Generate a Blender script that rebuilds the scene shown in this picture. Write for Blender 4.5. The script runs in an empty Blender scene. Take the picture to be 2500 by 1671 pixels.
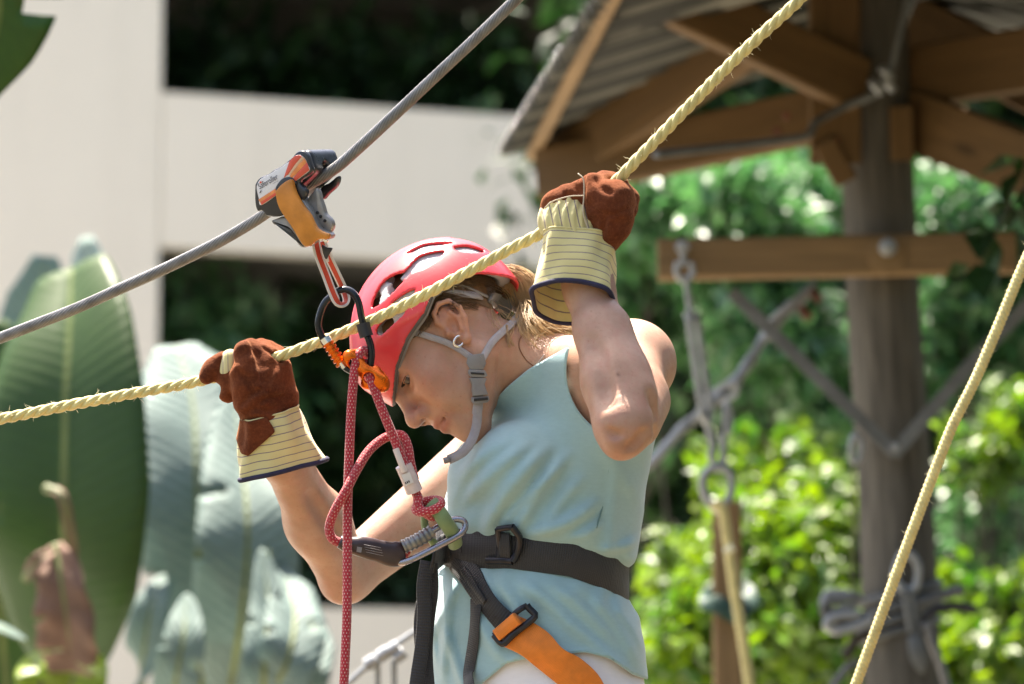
import bpy, math, random
import numpy as np
from mathutils import Vector, Matrix

random.seed(7)
RNG = np.random.default_rng(7)
scene = bpy.context.scene
R_ = math.radians

# ------------------------------------------------------------------ camera
FPX = 9000.0            # focal length in photo pixels (photo is 2500 x 1671)
D0 = 5.0                # distance of the woman from the lens, metres
PITCH = R_(8.0)
CAM = np.array([0.0, 0.0, 1.6])
AX_R = np.array([1.0, 0.0, 0.0])
AX_F = np.array([0.0, math.cos(PITCH), math.sin(PITCH)])
AX_U = np.array([0.0, -math.sin(PITCH), math.cos(PITCH)])
cam_data = bpy.data.cameras.new('camera')
cam = bpy.data.objects.new('camera', cam_data)
scene.collection.objects.link(cam)
cam.location = CAM
cam.rotation_euler = (math.pi / 2 + PITCH, 0, 0)
cam_data.sensor_width = 36.0
cam_data.lens = 36.0 * FPX / 2500.0
cam_data.clip_start = 0.1
cam_data.clip_end = 2000.0
cam_data.dof.use_dof = True
cam_data.dof.focus_distance = D0 - 0.14
cam_data.dof.aperture_fstop = 4.4
cam_data.dof.aperture_blades = 0
scene.camera = cam

# ------------------------------------------------------------------ world, sun, exposure
SUN_EL, SUN_AZ = R_(71.0), R_(328.0)      # azimuth: 0 = +Y (away from the lens), clockwise
world = bpy.data.worlds.new('World')
scene.world = world
world.use_nodes = True
_nt = world.node_tree
_bg = _nt.nodes['Background']
_sky = _nt.nodes.new('ShaderNodeTexSky')
_sky.sky_type = 'NISHITA'
_sky.sun_disc = False
_sky.sun_elevation = SUN_EL
_sky.sun_rotation = SUN_AZ
_sky.air_density = 1.0
_sky.dust_density = 4.0
_sky.ozone_density = 1.0
_nt.links.new(_sky.outputs[0], _bg.inputs[0])
_bg.inputs[1].default_value = 0.098
sun_data = bpy.data.lights.new('sun', 'SUN')
sun_data.energy = 4.7
sun_data.angle = R_(0.55)
sun_data.color = (1.0, 0.95, 0.88)
sun = bpy.data.objects.new('sun', sun_data)
scene.collection.objects.link(sun)
_to_sun = Vector((math.cos(SUN_EL) * math.sin(SUN_AZ), math.cos(SUN_EL) * math.cos(SUN_AZ), math.sin(SUN_EL)))
sun.rotation_euler = _to_sun.to_track_quat('Z', 'Y').to_euler()
sun.location = (0, 0, 12)
scene.view_settings.view_transform = 'Standard'
scene.view_settings.look = 'None'
scene.view_settings.gamma = 1.0
scene.view_settings.exposure = 2.16
scene.view_settings.use_white_balance = True
scene.view_settings.white_balance_temperature = 7050
scene.view_settings.white_balance_tint = 10
scene.render.engine = 'CYCLES'
scene.cycles.use_denoising = True
scene.cycles.max_bounces = 6
scene.cycles.transparent_max_bounces = 12
scene.cycles.sample_clamp_indirect = 6.0

# ------------------------------------------------------------------ frames
# "local" space: u to the right, v up, d away from the lens, origin on the view axis at D0
def L(px, py, d=0.0):
    t = D0 + d
    return np.array([(px - 1250.0) / FPX * t, (835.5 - py) / FPX * t, d])
def Ls(pts, d=None):
    """list of (px,py[,d]) to an Nx3 array"""
    return np.array([L(p[0], p[1], p[2] if len(p) > 2 else d) for p in pts])
BASIS = np.stack([AX_R, AX_U, AX_F])            # rows
ORG = CAM + AX_F * D0
def W(V):
    return ORG + np.asarray(V, float) @ BASIS
def rp(px, d=0.0):
    """a radius of px photo pixels at depth d, in metres"""
    return px * (D0 + d) / FPX
def at(px, py, t):
    """world point seen at photo pixel px,py at distance t along the view axis"""
    return W(L(px, py, t - D0))
def ray(px, py):
    v = AX_F + AX_R * (px - 1250.0) / FPX + AX_U * (835.5 - py) / FPX
    return v / np.linalg.norm(v)
def at_y(px, py, y):
    r = ray(px, py)
    return CAM + r * (y - CAM[1]) / r[1]
def unit(v):
    v = np.asarray(v, float)
    return v / (np.linalg.norm(v) + 1e-12)

# ------------------------------------------------------------------ objects
def tag(o, label=None, cat=None, group=None, kind=None):
    if label: o['label'] = label
    if cat: o['category'] = cat
    if group: o['group'] = group
    if kind: o['kind'] = kind
    return o
def thing(name, label, cat, loc, group=None):
    o = bpy.data.objects.new(name, None)
    o.empty_display_size = 0.05
    scene.collection.objects.link(o)
    o.location = [float(c) for c in loc]
    o['wl'] = [float(c) for c in loc]
    return tag(o, label, cat, group)
def wloc(o):
    return np.array(o['wl'], float) if 'wl' in o else np.zeros(3)

def make(name, V, F, mat, parent=None, local=True, smooth=True, uv=None, col=None, autosmooth=None):
    """V Nx3 ; F list of index lists or int arrays ; uv Nx2 per vertex ; col Nx3 per vertex"""
    V = np.asarray(V, float)
    if local: V = W(V)
    if parent is None:
        lo, hi = V.min(0), V.max(0)
        org = np.array([(lo[0] + hi[0]) / 2, (lo[1] + hi[1]) / 2, lo[2]])
    else:
        org = wloc(parent)
    V = V - org
    me = bpy.data.meshes.new(name)
    arrs = [F] if isinstance(F, np.ndarray) else F
    if len(arrs) and isinstance(arrs[0], np.ndarray) and arrs[0].ndim == 2:
        idx = np.concatenate([a.ravel() for a in arrs]).astype(np.int32)
        tot = np.concatenate([np.full(len(a), a.shape[1], np.int32) for a in arrs])
    else:
        idx = np.concatenate([np.asarray(f, np.int32) for f in arrs])
        tot = np.array([len(f) for f in arrs], np.int32)
    start = np.concatenate([[0], np.cumsum(tot)[:-1]]).astype(np.int32)
    me.vertices.add(len(V))
    me.vertices.foreach_set('co', V.astype(np.float32).ravel())
    me.loops.add(len(idx))
    me.loops.foreach_set('vertex_index', idx)
    me.polygons.add(len(tot))
    me.polygons.foreach_set('loop_start', start)
    me.polygons.foreach_set('loop_total', tot)
    me.polygons.foreach_set('use_smooth', np.full(len(tot), bool(smooth)))
    if uv is not None:
        l = me.uv_layers.new(name='UVMap')
        l.data.foreach_set('uv', np.asarray(uv, np.float32)[idx].ravel())
    if col is not None:
        a = me.color_attributes.new('tint', 'FLOAT_COLOR', 'POINT')
        c = np.ones((len(V), 4), np.float32); c[:, :3] = col
        a.data.foreach_set('color', c.ravel())
    me.update(calc_edges=True)
    me.validate()
    if autosmooth is not None:
        me.set_sharp_from_angle(angle=R_(autosmooth))
    if mat is not None:
        me.materials.append(mat)
    o = bpy.data.objects.new(name, me)
    scene.collection.objects.link(o)
    if parent is None:
        o.location = [float(c) for c in org]
        o['wl'] = [float(c) for c in org]
    else:
        o.parent = parent
        o['wl'] = [float(c) for c in org]
        if 'wl' in parent and np.linalg.norm(wloc(parent) - org) > 1e-9: raise RuntimeError('origin')
    return o

class MB:
    """collects pieces of one mesh"""
    def __init__(s): s.V, s.F, s.U, s.n = [], [], [], 0
    def add(s, V, F, uv=None):
        V = np.asarray(V, float)
        s.V.append(V)
        for f in F: s.F.append([int(i) + s.n for i in f])
        s.U.append(np.zeros((len(V), 2)) if uv is None else np.asarray(uv, float))
        s.n += len(V)
        return s
    def build(s, name, mat, parent=None, local=True, smooth=True, autosmooth=None, col=None):
        return make(name, np.concatenate(s.V), s.F, mat, parent, local, smooth, np.concatenate(s.U), col, autosmooth)

# ------------------------------------------------------------------ curves and sweeps
def spline(P, n=60, closed=False):
    """Catmull-Rom through P, n points in all, roughly even in length"""
    P = np.asarray(P, float)
    m = len(P)
    if closed:
        Q = np.concatenate([P[-1:], P, P[:2]])
        segs = m
    else:
        Q = np.concatenate([2 * P[:1] - P[1:2], P, 2 * P[-1:] - P[-2:-1]])
        segs = m - 1
    out = []
    k = 24
    for i in range(segs):
        p0, p1, p2, p3 = Q[i], Q[i + 1], Q[i + 2], Q[i + 3]
        t = np.linspace(0, 1, k, endpoint=False)[:, None]
        out.append(0.5 * ((2 * p1) + (-p0 + p2) * t + (2 * p0 - 5 * p1 + 4 * p2 - p3) * t ** 2 + (-p0 + 3 * p1 - 3 * p2 + p3) * t ** 3))
    out = np.concatenate(out)
    out = np.concatenate([out, (P[:1] if closed else P[-1:])])
    s = np.concatenate([[0], np.cumsum(np.linalg.norm(np.diff(out, axis=0), axis=1))])
    q = np.linspace(0, s[-1], n + (1 if closed else 0))
    r = np.stack([np.interp(q, s, out[:, c]) for c in range(out.shape[1])], 1)
    return r[:-1] if closed else r

def frames(P, hint=None, closed=False):
    P = np.asarray(P, float)
    if closed:
        T = np.roll(P, -1, 0) - np.roll(P, 1, 0)
    else:
        T = np.gradient(P, axis=0)
    T /= np.linalg.norm(T, axis=1)[:, None] + 1e-12
    N = np.zeros_like(P)
    h = np.array([0.0, 0.0, -1.0]) if hint is None else np.asarray(hint, float)
    if h.ndim == 2:
        N = h - (h * T).sum(1)[:, None] * T
        N /= np.linalg.norm(N, axis=1)[:, None] + 1e-12
    else:
        if abs(h @ T[0]) > 0.95: h = np.array([0.3, 1.0, 0.1])
        n = unit(h - (h @ T[0]) * T[0])
        N[0] = n
        for i in range(1, len(P)):
            n = n - (n @ T[i]) * T[i]
            n = unit(n); N[i] = n
    B = np.cross(T, N)
    return T, N, B

def tube(P, r, n=10, caps=True, hint=None, closed=False, flat=1.0, u0=0.0):
    """V,F,UV. r scalar or per point. flat scales the binormal axis."""
    P = np.asarray(P, float)
    T, N, B = frames(P, hint, closed)
    m = len(P)
    r = np.broadcast_to(np.asarray(r, float), (m,))
    fl = np.broadcast_to(np.asarray(flat, float), (m,))
    a = np.linspace(0, 2 * np.pi, n, endpoint=False)
    V = P[:, None] + r[:, None, None] * (np.cos(a)[None, :, None] * N[:, None] + (np.sin(a)[None, :] * fl[:, None])[:, :, None] * B[:, None])
    s = np.concatenate([[0], np.cumsum(np.linalg.norm(np.diff(P, axis=0), axis=1))]) + u0
    UV = np.stack(np.broadcast_arrays(a[None, :] / (2 * np.pi), s[:, None]), -1).reshape(-1, 2)
    V = V.reshape(-1, 3)
    F = []
    rows = m if closed else m - 1
    for i in range(rows):
        j = (i + 1) % m
        for k in range(n):
            k2 = (k + 1) % n
            F.append([i * n + k, i * n + k2, j * n + k2, j * n + k])
    if caps and not closed:
        F.append(list(range(n))[::-1])
        F.append([(m - 1) * n + k for k in range(n)])
    return V, F, UV

def ribbon(P, width, thick, normal, closed=False):
    """flat band; normal: one vector or per point; UV = (across in metres, along in metres)"""
    P = np.asarray(P, float)
    m = len(P)
    nrm = np.broadcast_to(np.asarray(normal, float), (m, 3))
    T, N, B = frames(P, nrm, closed)
    w = np.broadcast_to(np.asarray(width, float), (m,))[:, None] / 2
    h = thick / 2
    c = min(thick * 0.45, 0.0012)
    prof = [(-1, -h, c), (-1, h, c), (1, h, -c), (1, -h, -c)]
    ring = []
    ring.append(P - B * w - N * (h - c)); ring.append(P - B * w + N * (h - c))
    ring.append(P - B * (w - c) + N * h); ring.append(P + B * (w - c) + N * h)
    ring.append(P + B * w + N * (h - c)); ring.append(P + B * w - N * (h - c))
    ring.append(P + B * (w - c) - N * h); ring.append(P - B * (w - c) - N * h)
    V = np.stack(ring, 1).reshape(-1, 3)
    s = np.concatenate([[0], np.cumsum(np.linalg.norm(np.diff(P, axis=0), axis=1))])
    ac = np.concatenate([-w, -w, -w, w, w, w, w, -w], 1)
    UV = np.stack(np.broadcast_arrays(ac, s[:, None]), -1).reshape(-1, 2)
    F = []
    rows = m if closed else m - 1
    for i in range(rows):
        j = (i + 1) % m
        for k in range(8):
            k2 = (k + 1) % 8
            F.append([i * 8 + k, j * 8 + k, j * 8 + k2, i * 8 + k2])
    if not closed:
        F.append(list(range(8))); F.append([(m - 1) * 8 + k for k in range(8)][::-1])
    return V, F, UV

def laid_rope(P, R, nstr, pitch, rs, off, n=7, per=14, phase=0.0):
    """a rope of nstr strands laid in helices round the path P; returns list of (V,F,UV), one per strand"""
    P = np.asarray(P, float)
    s = np.concatenate([[0], np.cumsum(np.linalg.norm(np.diff(P, axis=0), axis=1))])
    m = max(8, int(s[-1] / pitch * per))
    q = np.linspace(0, s[-1], m)
    Q = np.stack([np.interp(q, s, P[:, c]) for c in range(3)], 1)
    # smooth the resampled path a little
    for _ in range(4):
        Q[1:-1] = (Q[:-2] + 2 * Q[1:-1] + Q[2:]) / 4
    T, N, B = frames(Q)
    out = []
    for k in range(nstr):
        a = 2 * np.pi * (q / pitch + k / nstr) + phase
        S = Q + off * (np.cos(a)[:, None] * N + np.sin(a)[:, None] * B)
        out.append(tube(S, rs, n))
    return out

def chamfer_box(c, ax, ay, az, ch=0.004):
    """box centred at c with half axis vectors ax, ay, az; edges along az chamfered"""
    c, ax, ay, az = [np.asarray(q, float) for q in (c, ax, ay, az)]
    la, lb = np.linalg.norm(ax), np.linalg.norm(ay)
    ux, uy = ax / la, ay / lb
    k = min(ch, la * .5, lb * .5)
    pr = [(la - k, lb), (-la + k, lb), (-la, lb - k), (-la, -lb + k), (-la + k, -lb), (la - k, -lb), (la, -lb + k), (la, lb - k)]
    V = [c + ux * a + uy * b - az for a, b in pr] + [c + ux * a + uy * b + az for a, b in pr]
    F = [[i, (i + 1) % 8, 8 + (i + 1) % 8, 8 + i] for i in range(8)] + [list(range(8))[::-1], list(range(8, 16))]
    return np.array(V), F
def beam_geo(p, q, w, h, up=(0, 0, 1), ch=0.006):
    p, q = np.asarray(p, float), np.asarray(q, float)
    z = (q - p) / 2
    d = unit(z)
    u = np.asarray(up, float); u = unit(u - (u @ d) * d)
    x = np.cross(d, u)
    return chamfer_box((p + q) / 2, x * w / 2, u * h / 2, z, ch)
def beam(name, p, q, w, h, mat, parent=None, up=(0, 0, 1), ch=0.006, local=False):
    V, F = beam_geo(p, q, w, h, up, ch)
    ln = np.linalg.norm(np.asarray(q, float) - np.asarray(p, float))
    per = np.concatenate([[0], np.cumsum(np.linalg.norm(np.diff(V[:8], axis=0), axis=1))])
    o = RNG.random(2) * 9
    uv = np.concatenate([np.stack([per + o[0], np.full(8, o[1])], 1), np.stack([per + o[0], np.full(8, o[1] + ln)], 1)])
    return make(name, V, F, mat, parent, local=local, smooth=False, uv=uv)

def plate(P, nrm, thick, bevel=0.001, rnd=True):
    """flat plate: P Nx3 outline (on the front plane), nrm outward normal of the front"""
    P = np.asarray(P, float)
    nrm = unit(nrm)
    m = len(P)
    c = P.mean(0)
    x = unit(np.cross(nrm, [0.13, 0.97, 0.2])); y = np.cross(nrm, x)
    q = np.stack([(P - c) @ x, (P - c) @ y], 1)
    area = 0.5 * np.sum(q[:, 0] * np.roll(q[:, 1], -1) - q[:, 1] * np.roll(q[:, 0], -1))
    if area < 0:
        P = P[::-1]; q = q[::-1]
    t = np.roll(q, -1, 0) - np.roll(q, 1, 0)
    t /= np.linalg.norm(t, axis=1)[:, None] + 1e-12
    inn = np.stack([-t[:, 1], t[:, 0]], 1)
    I = inn[:, :1] * x + inn[:, 1:] * y
    b = bevel
    R = [P + I * b, P + I * b * .3 - nrm * b * .3, P - nrm * b, P - nrm * (thick - b), P + I * b * .3 - nrm * (thick - b * .3), P + I * b - nrm * thick]
    V = np.concatenate(R)
    F = [list(range(m))]
    for r in range(5):
        for i in range(m):
            j = (i + 1) % m
            F.append([r * m + i, (r + 1) * m + i, (r + 1) * m + j, r * m + j])
    F.append([5 * m + i for i in range(m)][::-1])
    return V, F

# ------------------------------------------------------------------ implicit modelling
def steps(lo, hi, base, fine=()):
    """grid coordinates from lo to hi with step base, finer in the given (a,b,step) spans"""
    x, out = lo, [lo]
    while x < hi:
        h = base
        for a, b, s in fine:
            if a <= x <= b: h = s
        x += h; out.append(x)
    return np.array(out)

class Field:
    def __init__(s, xs, ys, zs):
        s.ax = [np.asarray(a, np.float32) for a in (xs, ys, zs)]
        s.D = np.full([len(a) for a in s.ax], 1.0, np.float32)
    def _sl(s, lo, hi):
        sl = []
        for a, l, h in zip(s.ax, lo, hi):
            i, j = np.searchsorted(a, l), np.searchsorted(a, h)
            sl.append(slice(max(0, i - 1), min(len(a), j + 1)))
        return tuple(sl)
    def _g(s, sl):
        return (s.ax[0][sl[0]][:, None, None], s.ax[1][sl[1]][None, :, None], s.ax[2][sl[2]][None, None, :])
    def add(s, fn, lo, hi, k=0.0):
        m = 0.012 + k
        sl = s._sl(np.asarray(lo) - m, np.asarray(hi) + m)
        a = s.D[sl]
        if a.size == 0: return
        b = fn(*s._g(sl)).astype(np.float32)
        if k > 0:
            h = np.maximum(k - np.abs(a - b), 0) / k
            s.D[sl] = np.minimum(a, b) - h * h * k * 0.25
        else:
            s.D[sl] = np.minimum(a, b)
    def sub(s, fn, lo, hi, k=0.0):
        m = 0.012 + k
        sl = s._sl(np.asarray(lo) - m, np.asarray(hi) + m)
        a = s.D[sl]
        if a.size == 0: return
        b = -fn(*s._g(sl)).astype(np.float32)
        if k > 0:
            h = np.maximum(k - np.abs(a - b), 0) / k
            s.D[sl] = np.maximum(a, b) + h * h * k * 0.25
        else:
            s.D[sl] = np.maximum(a, b)
    # primitives
    def cone(s, p, q, r1, r2=None, k=0.0, sub=False):
        p, q = np.asarray(p, float), np.asarray(q, float)
        r2 = r1 if r2 is None else r2
        d = q - p; dd = float(d @ d) + 1e-12
        def fn(X, Y, Z):
            t = np.clip(((X - p[0]) * d[0] + (Y - p[1]) * d[1] + (Z - p[2]) * d[2]) / dd, 0, 1)
            return np.sqrt((X - p[0] - t * d[0]) ** 2 + (Y - p[1] - t * d[1]) ** 2 + (Z - p[2] - t * d[2]) ** 2) - (r1 + (r2 - r1) * t)
        r = max(r1, r2)
        (s.sub if sub else s.add)(fn, np.minimum(p, q) - r, np.maximum(p, q) + r, k)
    def chain(s, P, r, k=0.0, sub=False, kk=None):
        r = np.broadcast_to(np.asarray(r, float), (len(P),))
        for i in range(len(P) - 1):
            s.cone(P[i], P[i + 1], r[i], r[i + 1], k if (i == 0 or kk is None) else kk, sub)
    def ball(s, p, r, k=0.0, sub=False):
        s.cone(p, p, r, r, k, sub)
    def ell(s, c, r, M=None, k=0.0, sub=False):
        """ellipsoid; rows of M are its axes"""
        c, r = np.asarray(c, float), np.asarray(r, float)
        M = np.eye(3) if M is None else np.asarray(M, float)
        def fn(X, Y, Z):
            a = X - c[0]; b = Y - c[1]; e = Z - c[2]
            q = [M[i, 0] * a + M[i, 1] * b + M[i, 2] * e for i in range(3)]
            k0 = np.sqrt(sum((q[i] / r[i]) ** 2 for i in range(3)))
            k1 = np.sqrt(sum((q[i] / r[i] ** 2) ** 2 for i in range(3))) + 1e-9
            return k0 * (k0 - 1) / k1
        ext = np.sqrt(((M * r[:, None]) ** 2).sum(0))
        (s.sub if sub else s.add)(fn, c - ext, c + ext, k)
    def box(s, c, h, M=None, rnd=0.003, k=0.0, sub=False):
        c, h = np.asarray(c, float), np.asarray(h, float) - rnd
        M = np.eye(3) if M is None else np.asarray(M, float)
        def fn(X, Y, Z):
            a = X - c[0]; b = Y - c[1]; e = Z - c[2]
            q = [np.abs(M[i, 0] * a + M[i, 1] * b + M[i, 2] * e) - h[i] for i in range(3)]
            out = np.sqrt(sum(np.maximum(x, 0) ** 2 for x in q))
            return out + np.minimum(np.maximum(np.maximum(q[0], q[1]), q[2]), 0) - rnd
        ext = (np.abs(M) * (h + rnd)[:, None]).sum(0)
        (s.sub if sub else s.add)(fn, c - ext, c + ext, k)
    def full(s, fn):
        s.D = fn(s.D, *s._g((slice(None),) * 3)).astype(np.float32)
    def sample(s, P):
        P = np.asarray(P, float)
        idx, w = [], []
        for c in range(3):
            a = s.ax[c]
            i = np.clip(np.searchsorted(a, P[..., c]) - 1, 0, len(a) - 2)
            f = np.clip((P[..., c] - a[i]) / (a[i + 1] - a[i]), 0, 1)
            idx.append(i); w.append(f)
        out = 0
        for b in range(8):
            o = [(b >> c) & 1 for c in range(3)]
            ww = 1
            for c in range(3): ww = ww * (w[c] if o[c] else 1 - w[c])
            out = out + ww * s.D[idx[0] + o[0], idx[1] + o[1], idx[2] + o[2]]
        return out
    def grad(s, P, e=0.002):
        P = np.asarray(P, float)
        g = np.stack([s.sample(P + e * np.eye(3)[c]) - s.sample(P - e * np.eye(3)[c]) for c in range(3)], -1)
        return g / (np.linalg.norm(g, axis=-1, keepdims=True) + 1e-9)
    def mesh(s, smooth=1):
        D = s.D
        ins = D < 0
        nx, ny, nz = D.shape
        c8 = np.zeros((nx - 1, ny - 1, nz - 1), np.uint8)
        for a in (0, 1):
            for b in (0, 1):
                for c in (0, 1):
                    c8 += ins[a:nx - 1 + a, b:ny - 1 + b, c:nz - 1 + c]
        act = (c8 > 0) & (c8 < 8)
        I, J, K = np.nonzero(act)
        n = len(I)
        vid = np.full(act.shape, -1, np.int32); vid[I, J, K] = np.arange(n)
        acc = np.zeros((n, 3)); cnt = np.zeros(n)
        offs = [(a, b, c) for a in (0, 1) for b in (0, 1) for c in (0, 1)]
        for A in offs:
            for ax in range(3):
                if A[ax] == 1: continue
                Bv = list(A); Bv[ax] = 1
                da = D[I + A[0], J + A[1], K + A[2]]; db = D[I + Bv[0], J + Bv[1], K + Bv[2]]
                m = (da < 0) != (db < 0)
                t = np.where(m, da / (da - db + 1e-20), 0)
                pos = np.stack([s.ax[c][[I, J, K][c] + A[c]] for c in range(3)], 1).astype(float)
                pos[:, ax] += t * (s.ax[ax][[I, J, K][ax] + 1] - s.ax[ax][[I, J, K][ax]])
                acc[m] += pos[m]; cnt[m] += 1
        V = acc / cnt[:, None]
        F = []
        def quads(ax):
            d0 = [slice(1, -1)] * 3; d1 = [slice(1, -1)] * 3
            d0[ax] = slice(0, -1); d1[ax] = slice(1, None)
            a, b = ins[tuple(d0)], ins[tuple(d1)]
            X = np.argwhere(a != b)
            if len(X) == 0: return
            flip = a[tuple(X.T)]
            for c in range(3):
                if c != ax: X[:, c] += 1
            o1, o2 = [c for c in range(3) if c != ax]
            def g(s1, s2):
                Y = X.copy(); Y[:, o1] -= s1; Y[:, o2] -= s2
                return vid[Y[:, 0], Y[:, 1], Y[:, 2]]
            q = np.stack([g(1, 1), g(0, 1), g(0, 0), g(1, 0)], 1)
            fl = flip if ax != 1 else ~flip
            q[~fl] = q[~fl][:, ::-1]
            F.append(q)
        for ax in range(3): quads(ax)
        F = np.concatenate(F)
        F = F[(F >= 0).all(1)]
        for _ in range(smooth):
            e = np.concatenate([F[:, [0, 1]], F[:, [1, 2]], F[:, [2, 3]], F[:, [3, 0]]])
            S = np.zeros_like(V); N = np.zeros(n)
            np.add.at(S, e[:, 0], V[e[:, 1]]); np.add.at(N, e[:, 0], 1)
            np.add.at(S, e[:, 1], V[e[:, 0]]); np.add.at(N, e[:, 1], 1)
            V = V * 0.5 + 0.5 * S / np.maximum(N, 1)[:, None]
        return V, F

def wob(X, Y, Z, f, seed=0):
    """cheap smooth noise in about -1..1"""
    r = np.random.default_rng(seed)
    out = 0
    for i in range(6):
        k = r.normal(size=3); k /= np.linalg.norm(k)
        k *= f * (0.6 + 0.9 * r.random())
        out = out + np.sin(k[0] * X + k[1] * Y + k[2] * Z + r.random() * 6.28)
    return out / 3.2
# ------------------------------------------------------------------ materials (all procedural)
class NT:
    def __init__(s, name):
        s.m = bpy.data.materials.new(name); s.m.use_nodes = True
        s.t = s.m.node_tree; s.b = s.t.nodes['Principled BSDF']; s.out = s.t.nodes['Material Output']
    def n(s, kind, **kw):
        x = s.t.nodes.new('ShaderNode' + kind)
        for k, v in kw.items(): setattr(x, k, v)
        return x
    def put(s, sock, v):
        if hasattr(v, 'is_linked') or isinstance(v, bpy.types.NodeSocket): s.t.links.new(v, sock)
        else: sock.default_value = v
    def math(s, op, a, b=0.0, c=0.0):
        x = s.n('Math', operation=op)
        s.put(x.inputs[0], a); s.put(x.inputs[1], b)
        if op in ('MULTIPLY_ADD', 'SMOOTH_MIN'): s.put(x.inputs[2], c)
        return x.outputs[0]
    def mix(s, f, a, b, blend='MIX'):
        x = s.n('MixRGB', blend_type=blend)
        s.put(x.inputs[0], f); s.put(x.inputs[1], a); s.put(x.inputs[2], b)
        return x.outputs[0]
    def coord(s, kind='Object', scale=(1, 1, 1), rot=(0, 0, 0)):
        c = s.n('TexCoord'); mp = s.n('Mapping')
        mp.inputs['Scale'].default_value = scale
        mp.inputs['Rotation'].default_value = rot
        s.t.links.new(c.outputs[kind], mp.inputs[0])
        return mp.outputs[0]
    def noise(s, vec, scale, detail=4, rough=0.55):
        x = s.n('TexNoise'); s.t.links.new(vec, x.inputs['Vector'])
        x.inputs['Scale'].default_value = scale; x.inputs['Detail'].default_value = detail; x.inputs['Roughness'].default_value = rough
        return x.outputs['Fac']
    def ramp(s, f, stops):
        x = s.n('ValToRGB'); s.put(x.inputs[0], f)
        e = x.color_ramp.elements
        while len(e) < len(stops): e.new(0.5)
        for i, (p, c) in enumerate(stops):
            e[i].position = p; e[i].color = (*c, 1) if len(c) == 3 else c
        return x.outputs[0]
    def bump(s, h, strength=0.3, dist=0.002):
        x = s.n('Bump'); s.put(x.inputs['Height'], h)
        x.inputs['Strength'].default_value = strength; x.inputs['Distance'].default_value = dist
        s.t.links.new(x.outputs[0], s.b.inputs['Normal'])
    def set(s, **kw):
        names = dict(col='Base Color', rough='Roughness', metal='Metallic', spec='Specular IOR Level', sss='Subsurface Weight',
                     sheen='Sheen Weight', coat='Coat Weight', ior='IOR', trans='Transmission Weight', alpha='Alpha')
        for k, v in kw.items():
            if k == 'col' and isinstance(v, tuple) and len(v) == 3: v = (*v, 1)
            s.put(s.b.inputs[names[k]], v)
        return s
def c4(c): return (*c, 1)
def mul(c, k): return tuple(min(1.0, x * k) for x in c)

def pbr(name, col, rough=0.5, metal=0.0, spec=0.5, var=0.0, vscale=20, bump=0.0, bscale=200, bdist=0.002, sss=0.0, sheen=0.0, coat=0.0, stretch=(1, 1, 1), rvar=0.0):
    m = NT(name)
    m.set(col=col, rough=rough, metal=metal, spec=spec, sheen=sheen, coat=coat)
    v = m.coord('Object', stretch)
    if var:
        f = m.noise(v, vscale)
        f = m.ramp(f, [(0.3, (0, 0, 0)), (0.7, (1, 1, 1))])
        m.set(col=m.mix(f, c4(mul(col, 1 - var)), c4(mul(col, 1 + var))))
    if rvar:
        g = m.noise(v, vscale * 2.3)
        m.set(rough=m.math('MULTIPLY_ADD', g, rvar, rough - rvar / 2))
    if bump:
        m.bump(m.noise(v, bscale), bump, bdist)
    if sss:
        m.set(sss=sss); m.b.inputs['Subsurface Radius'].default_value = (0.012, 0.005, 0.003); m.b.inputs['Subsurface Scale'].default_value = 0.6
    return m.m

def wood(name, col, dark=0.55, grain=1.0, knots=True, rough=0.75):
    m = NT(name)
    v = m.coord('UV', (28 * grain, 1.6, 1))
    f = m.noise(v, 2.2, 6, 0.6)
    f2 = m.noise(m.coord('UV', (9 * grain, 0.7, 1)), 2.0, 3)
    c = m.mix(m.ramp(f, [(0.25, (0, 0, 0)), (0.75, (1, 1, 1))]), c4(mul(col, dark)), c4(col))
    c = m.mix(m.ramp(f2, [(0.3, (0, 0, 0)), (0.8, (.55, .55, .55))]), c, c4(mul(col, dark * 0.8)))
    if knots:
        k = m.n('TexVoronoi'); m.t.links.new(m.coord('UV', (7, 2.2, 1)), k.inputs['Vector']); k.inputs['Scale'].default_value = 1.0
        c = m.mix(m.ramp(k.outputs['Distance'], [(0.05, (.8, .8, .8)), (0.13, (0, 0, 0))]), c, c4(mul(col, 0.3)))
    m.set(col=c, rough=rough, spec=0.25)
    m.bump(f, 0.35, 0.003)
    return m.m

def rope_mat(name, base, fleck, nu=9, ps=0.0085):
    m = NT(name)
    sp = m.n('SeparateXYZ'); uv = m.n('TexCoord'); m.t.links.new(uv.outputs['UV'], sp.inputs[0])
    u, s = sp.outputs[0], sp.outputs[1]
    a = m.math('MULTIPLY', u, nu * 2 * math.pi)
    b = m.math('MULTIPLY', s, 2 * math.pi / ps)
    A = m.math('SINE', m.math('ADD', a, b)); B = m.math('SINE', m.math('SUBTRACT', a, b))
    p = m.math('MULTIPLY', m.math('MAXIMUM', A, 0.0), m.math('MAXIMUM', B, 0.0))
    f = m.ramp(p, [(0.30, (0, 0, 0)), (0.46, (1, 1, 1))])
    nz = m.noise(m.coord('Object'), 60)
    c = m.mix(nz, c4(mul(base, 0.75)), c4(mul(base, 1.2)))
    c = m.mix(f, c, c4(fleck))
    m.set(col=c, rough=0.8, spec=0.2, sheen=0.3)
    m.bump(m.math('MULTIPLY', A, B), 0.5, 0.0008)
    return m.m

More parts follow.
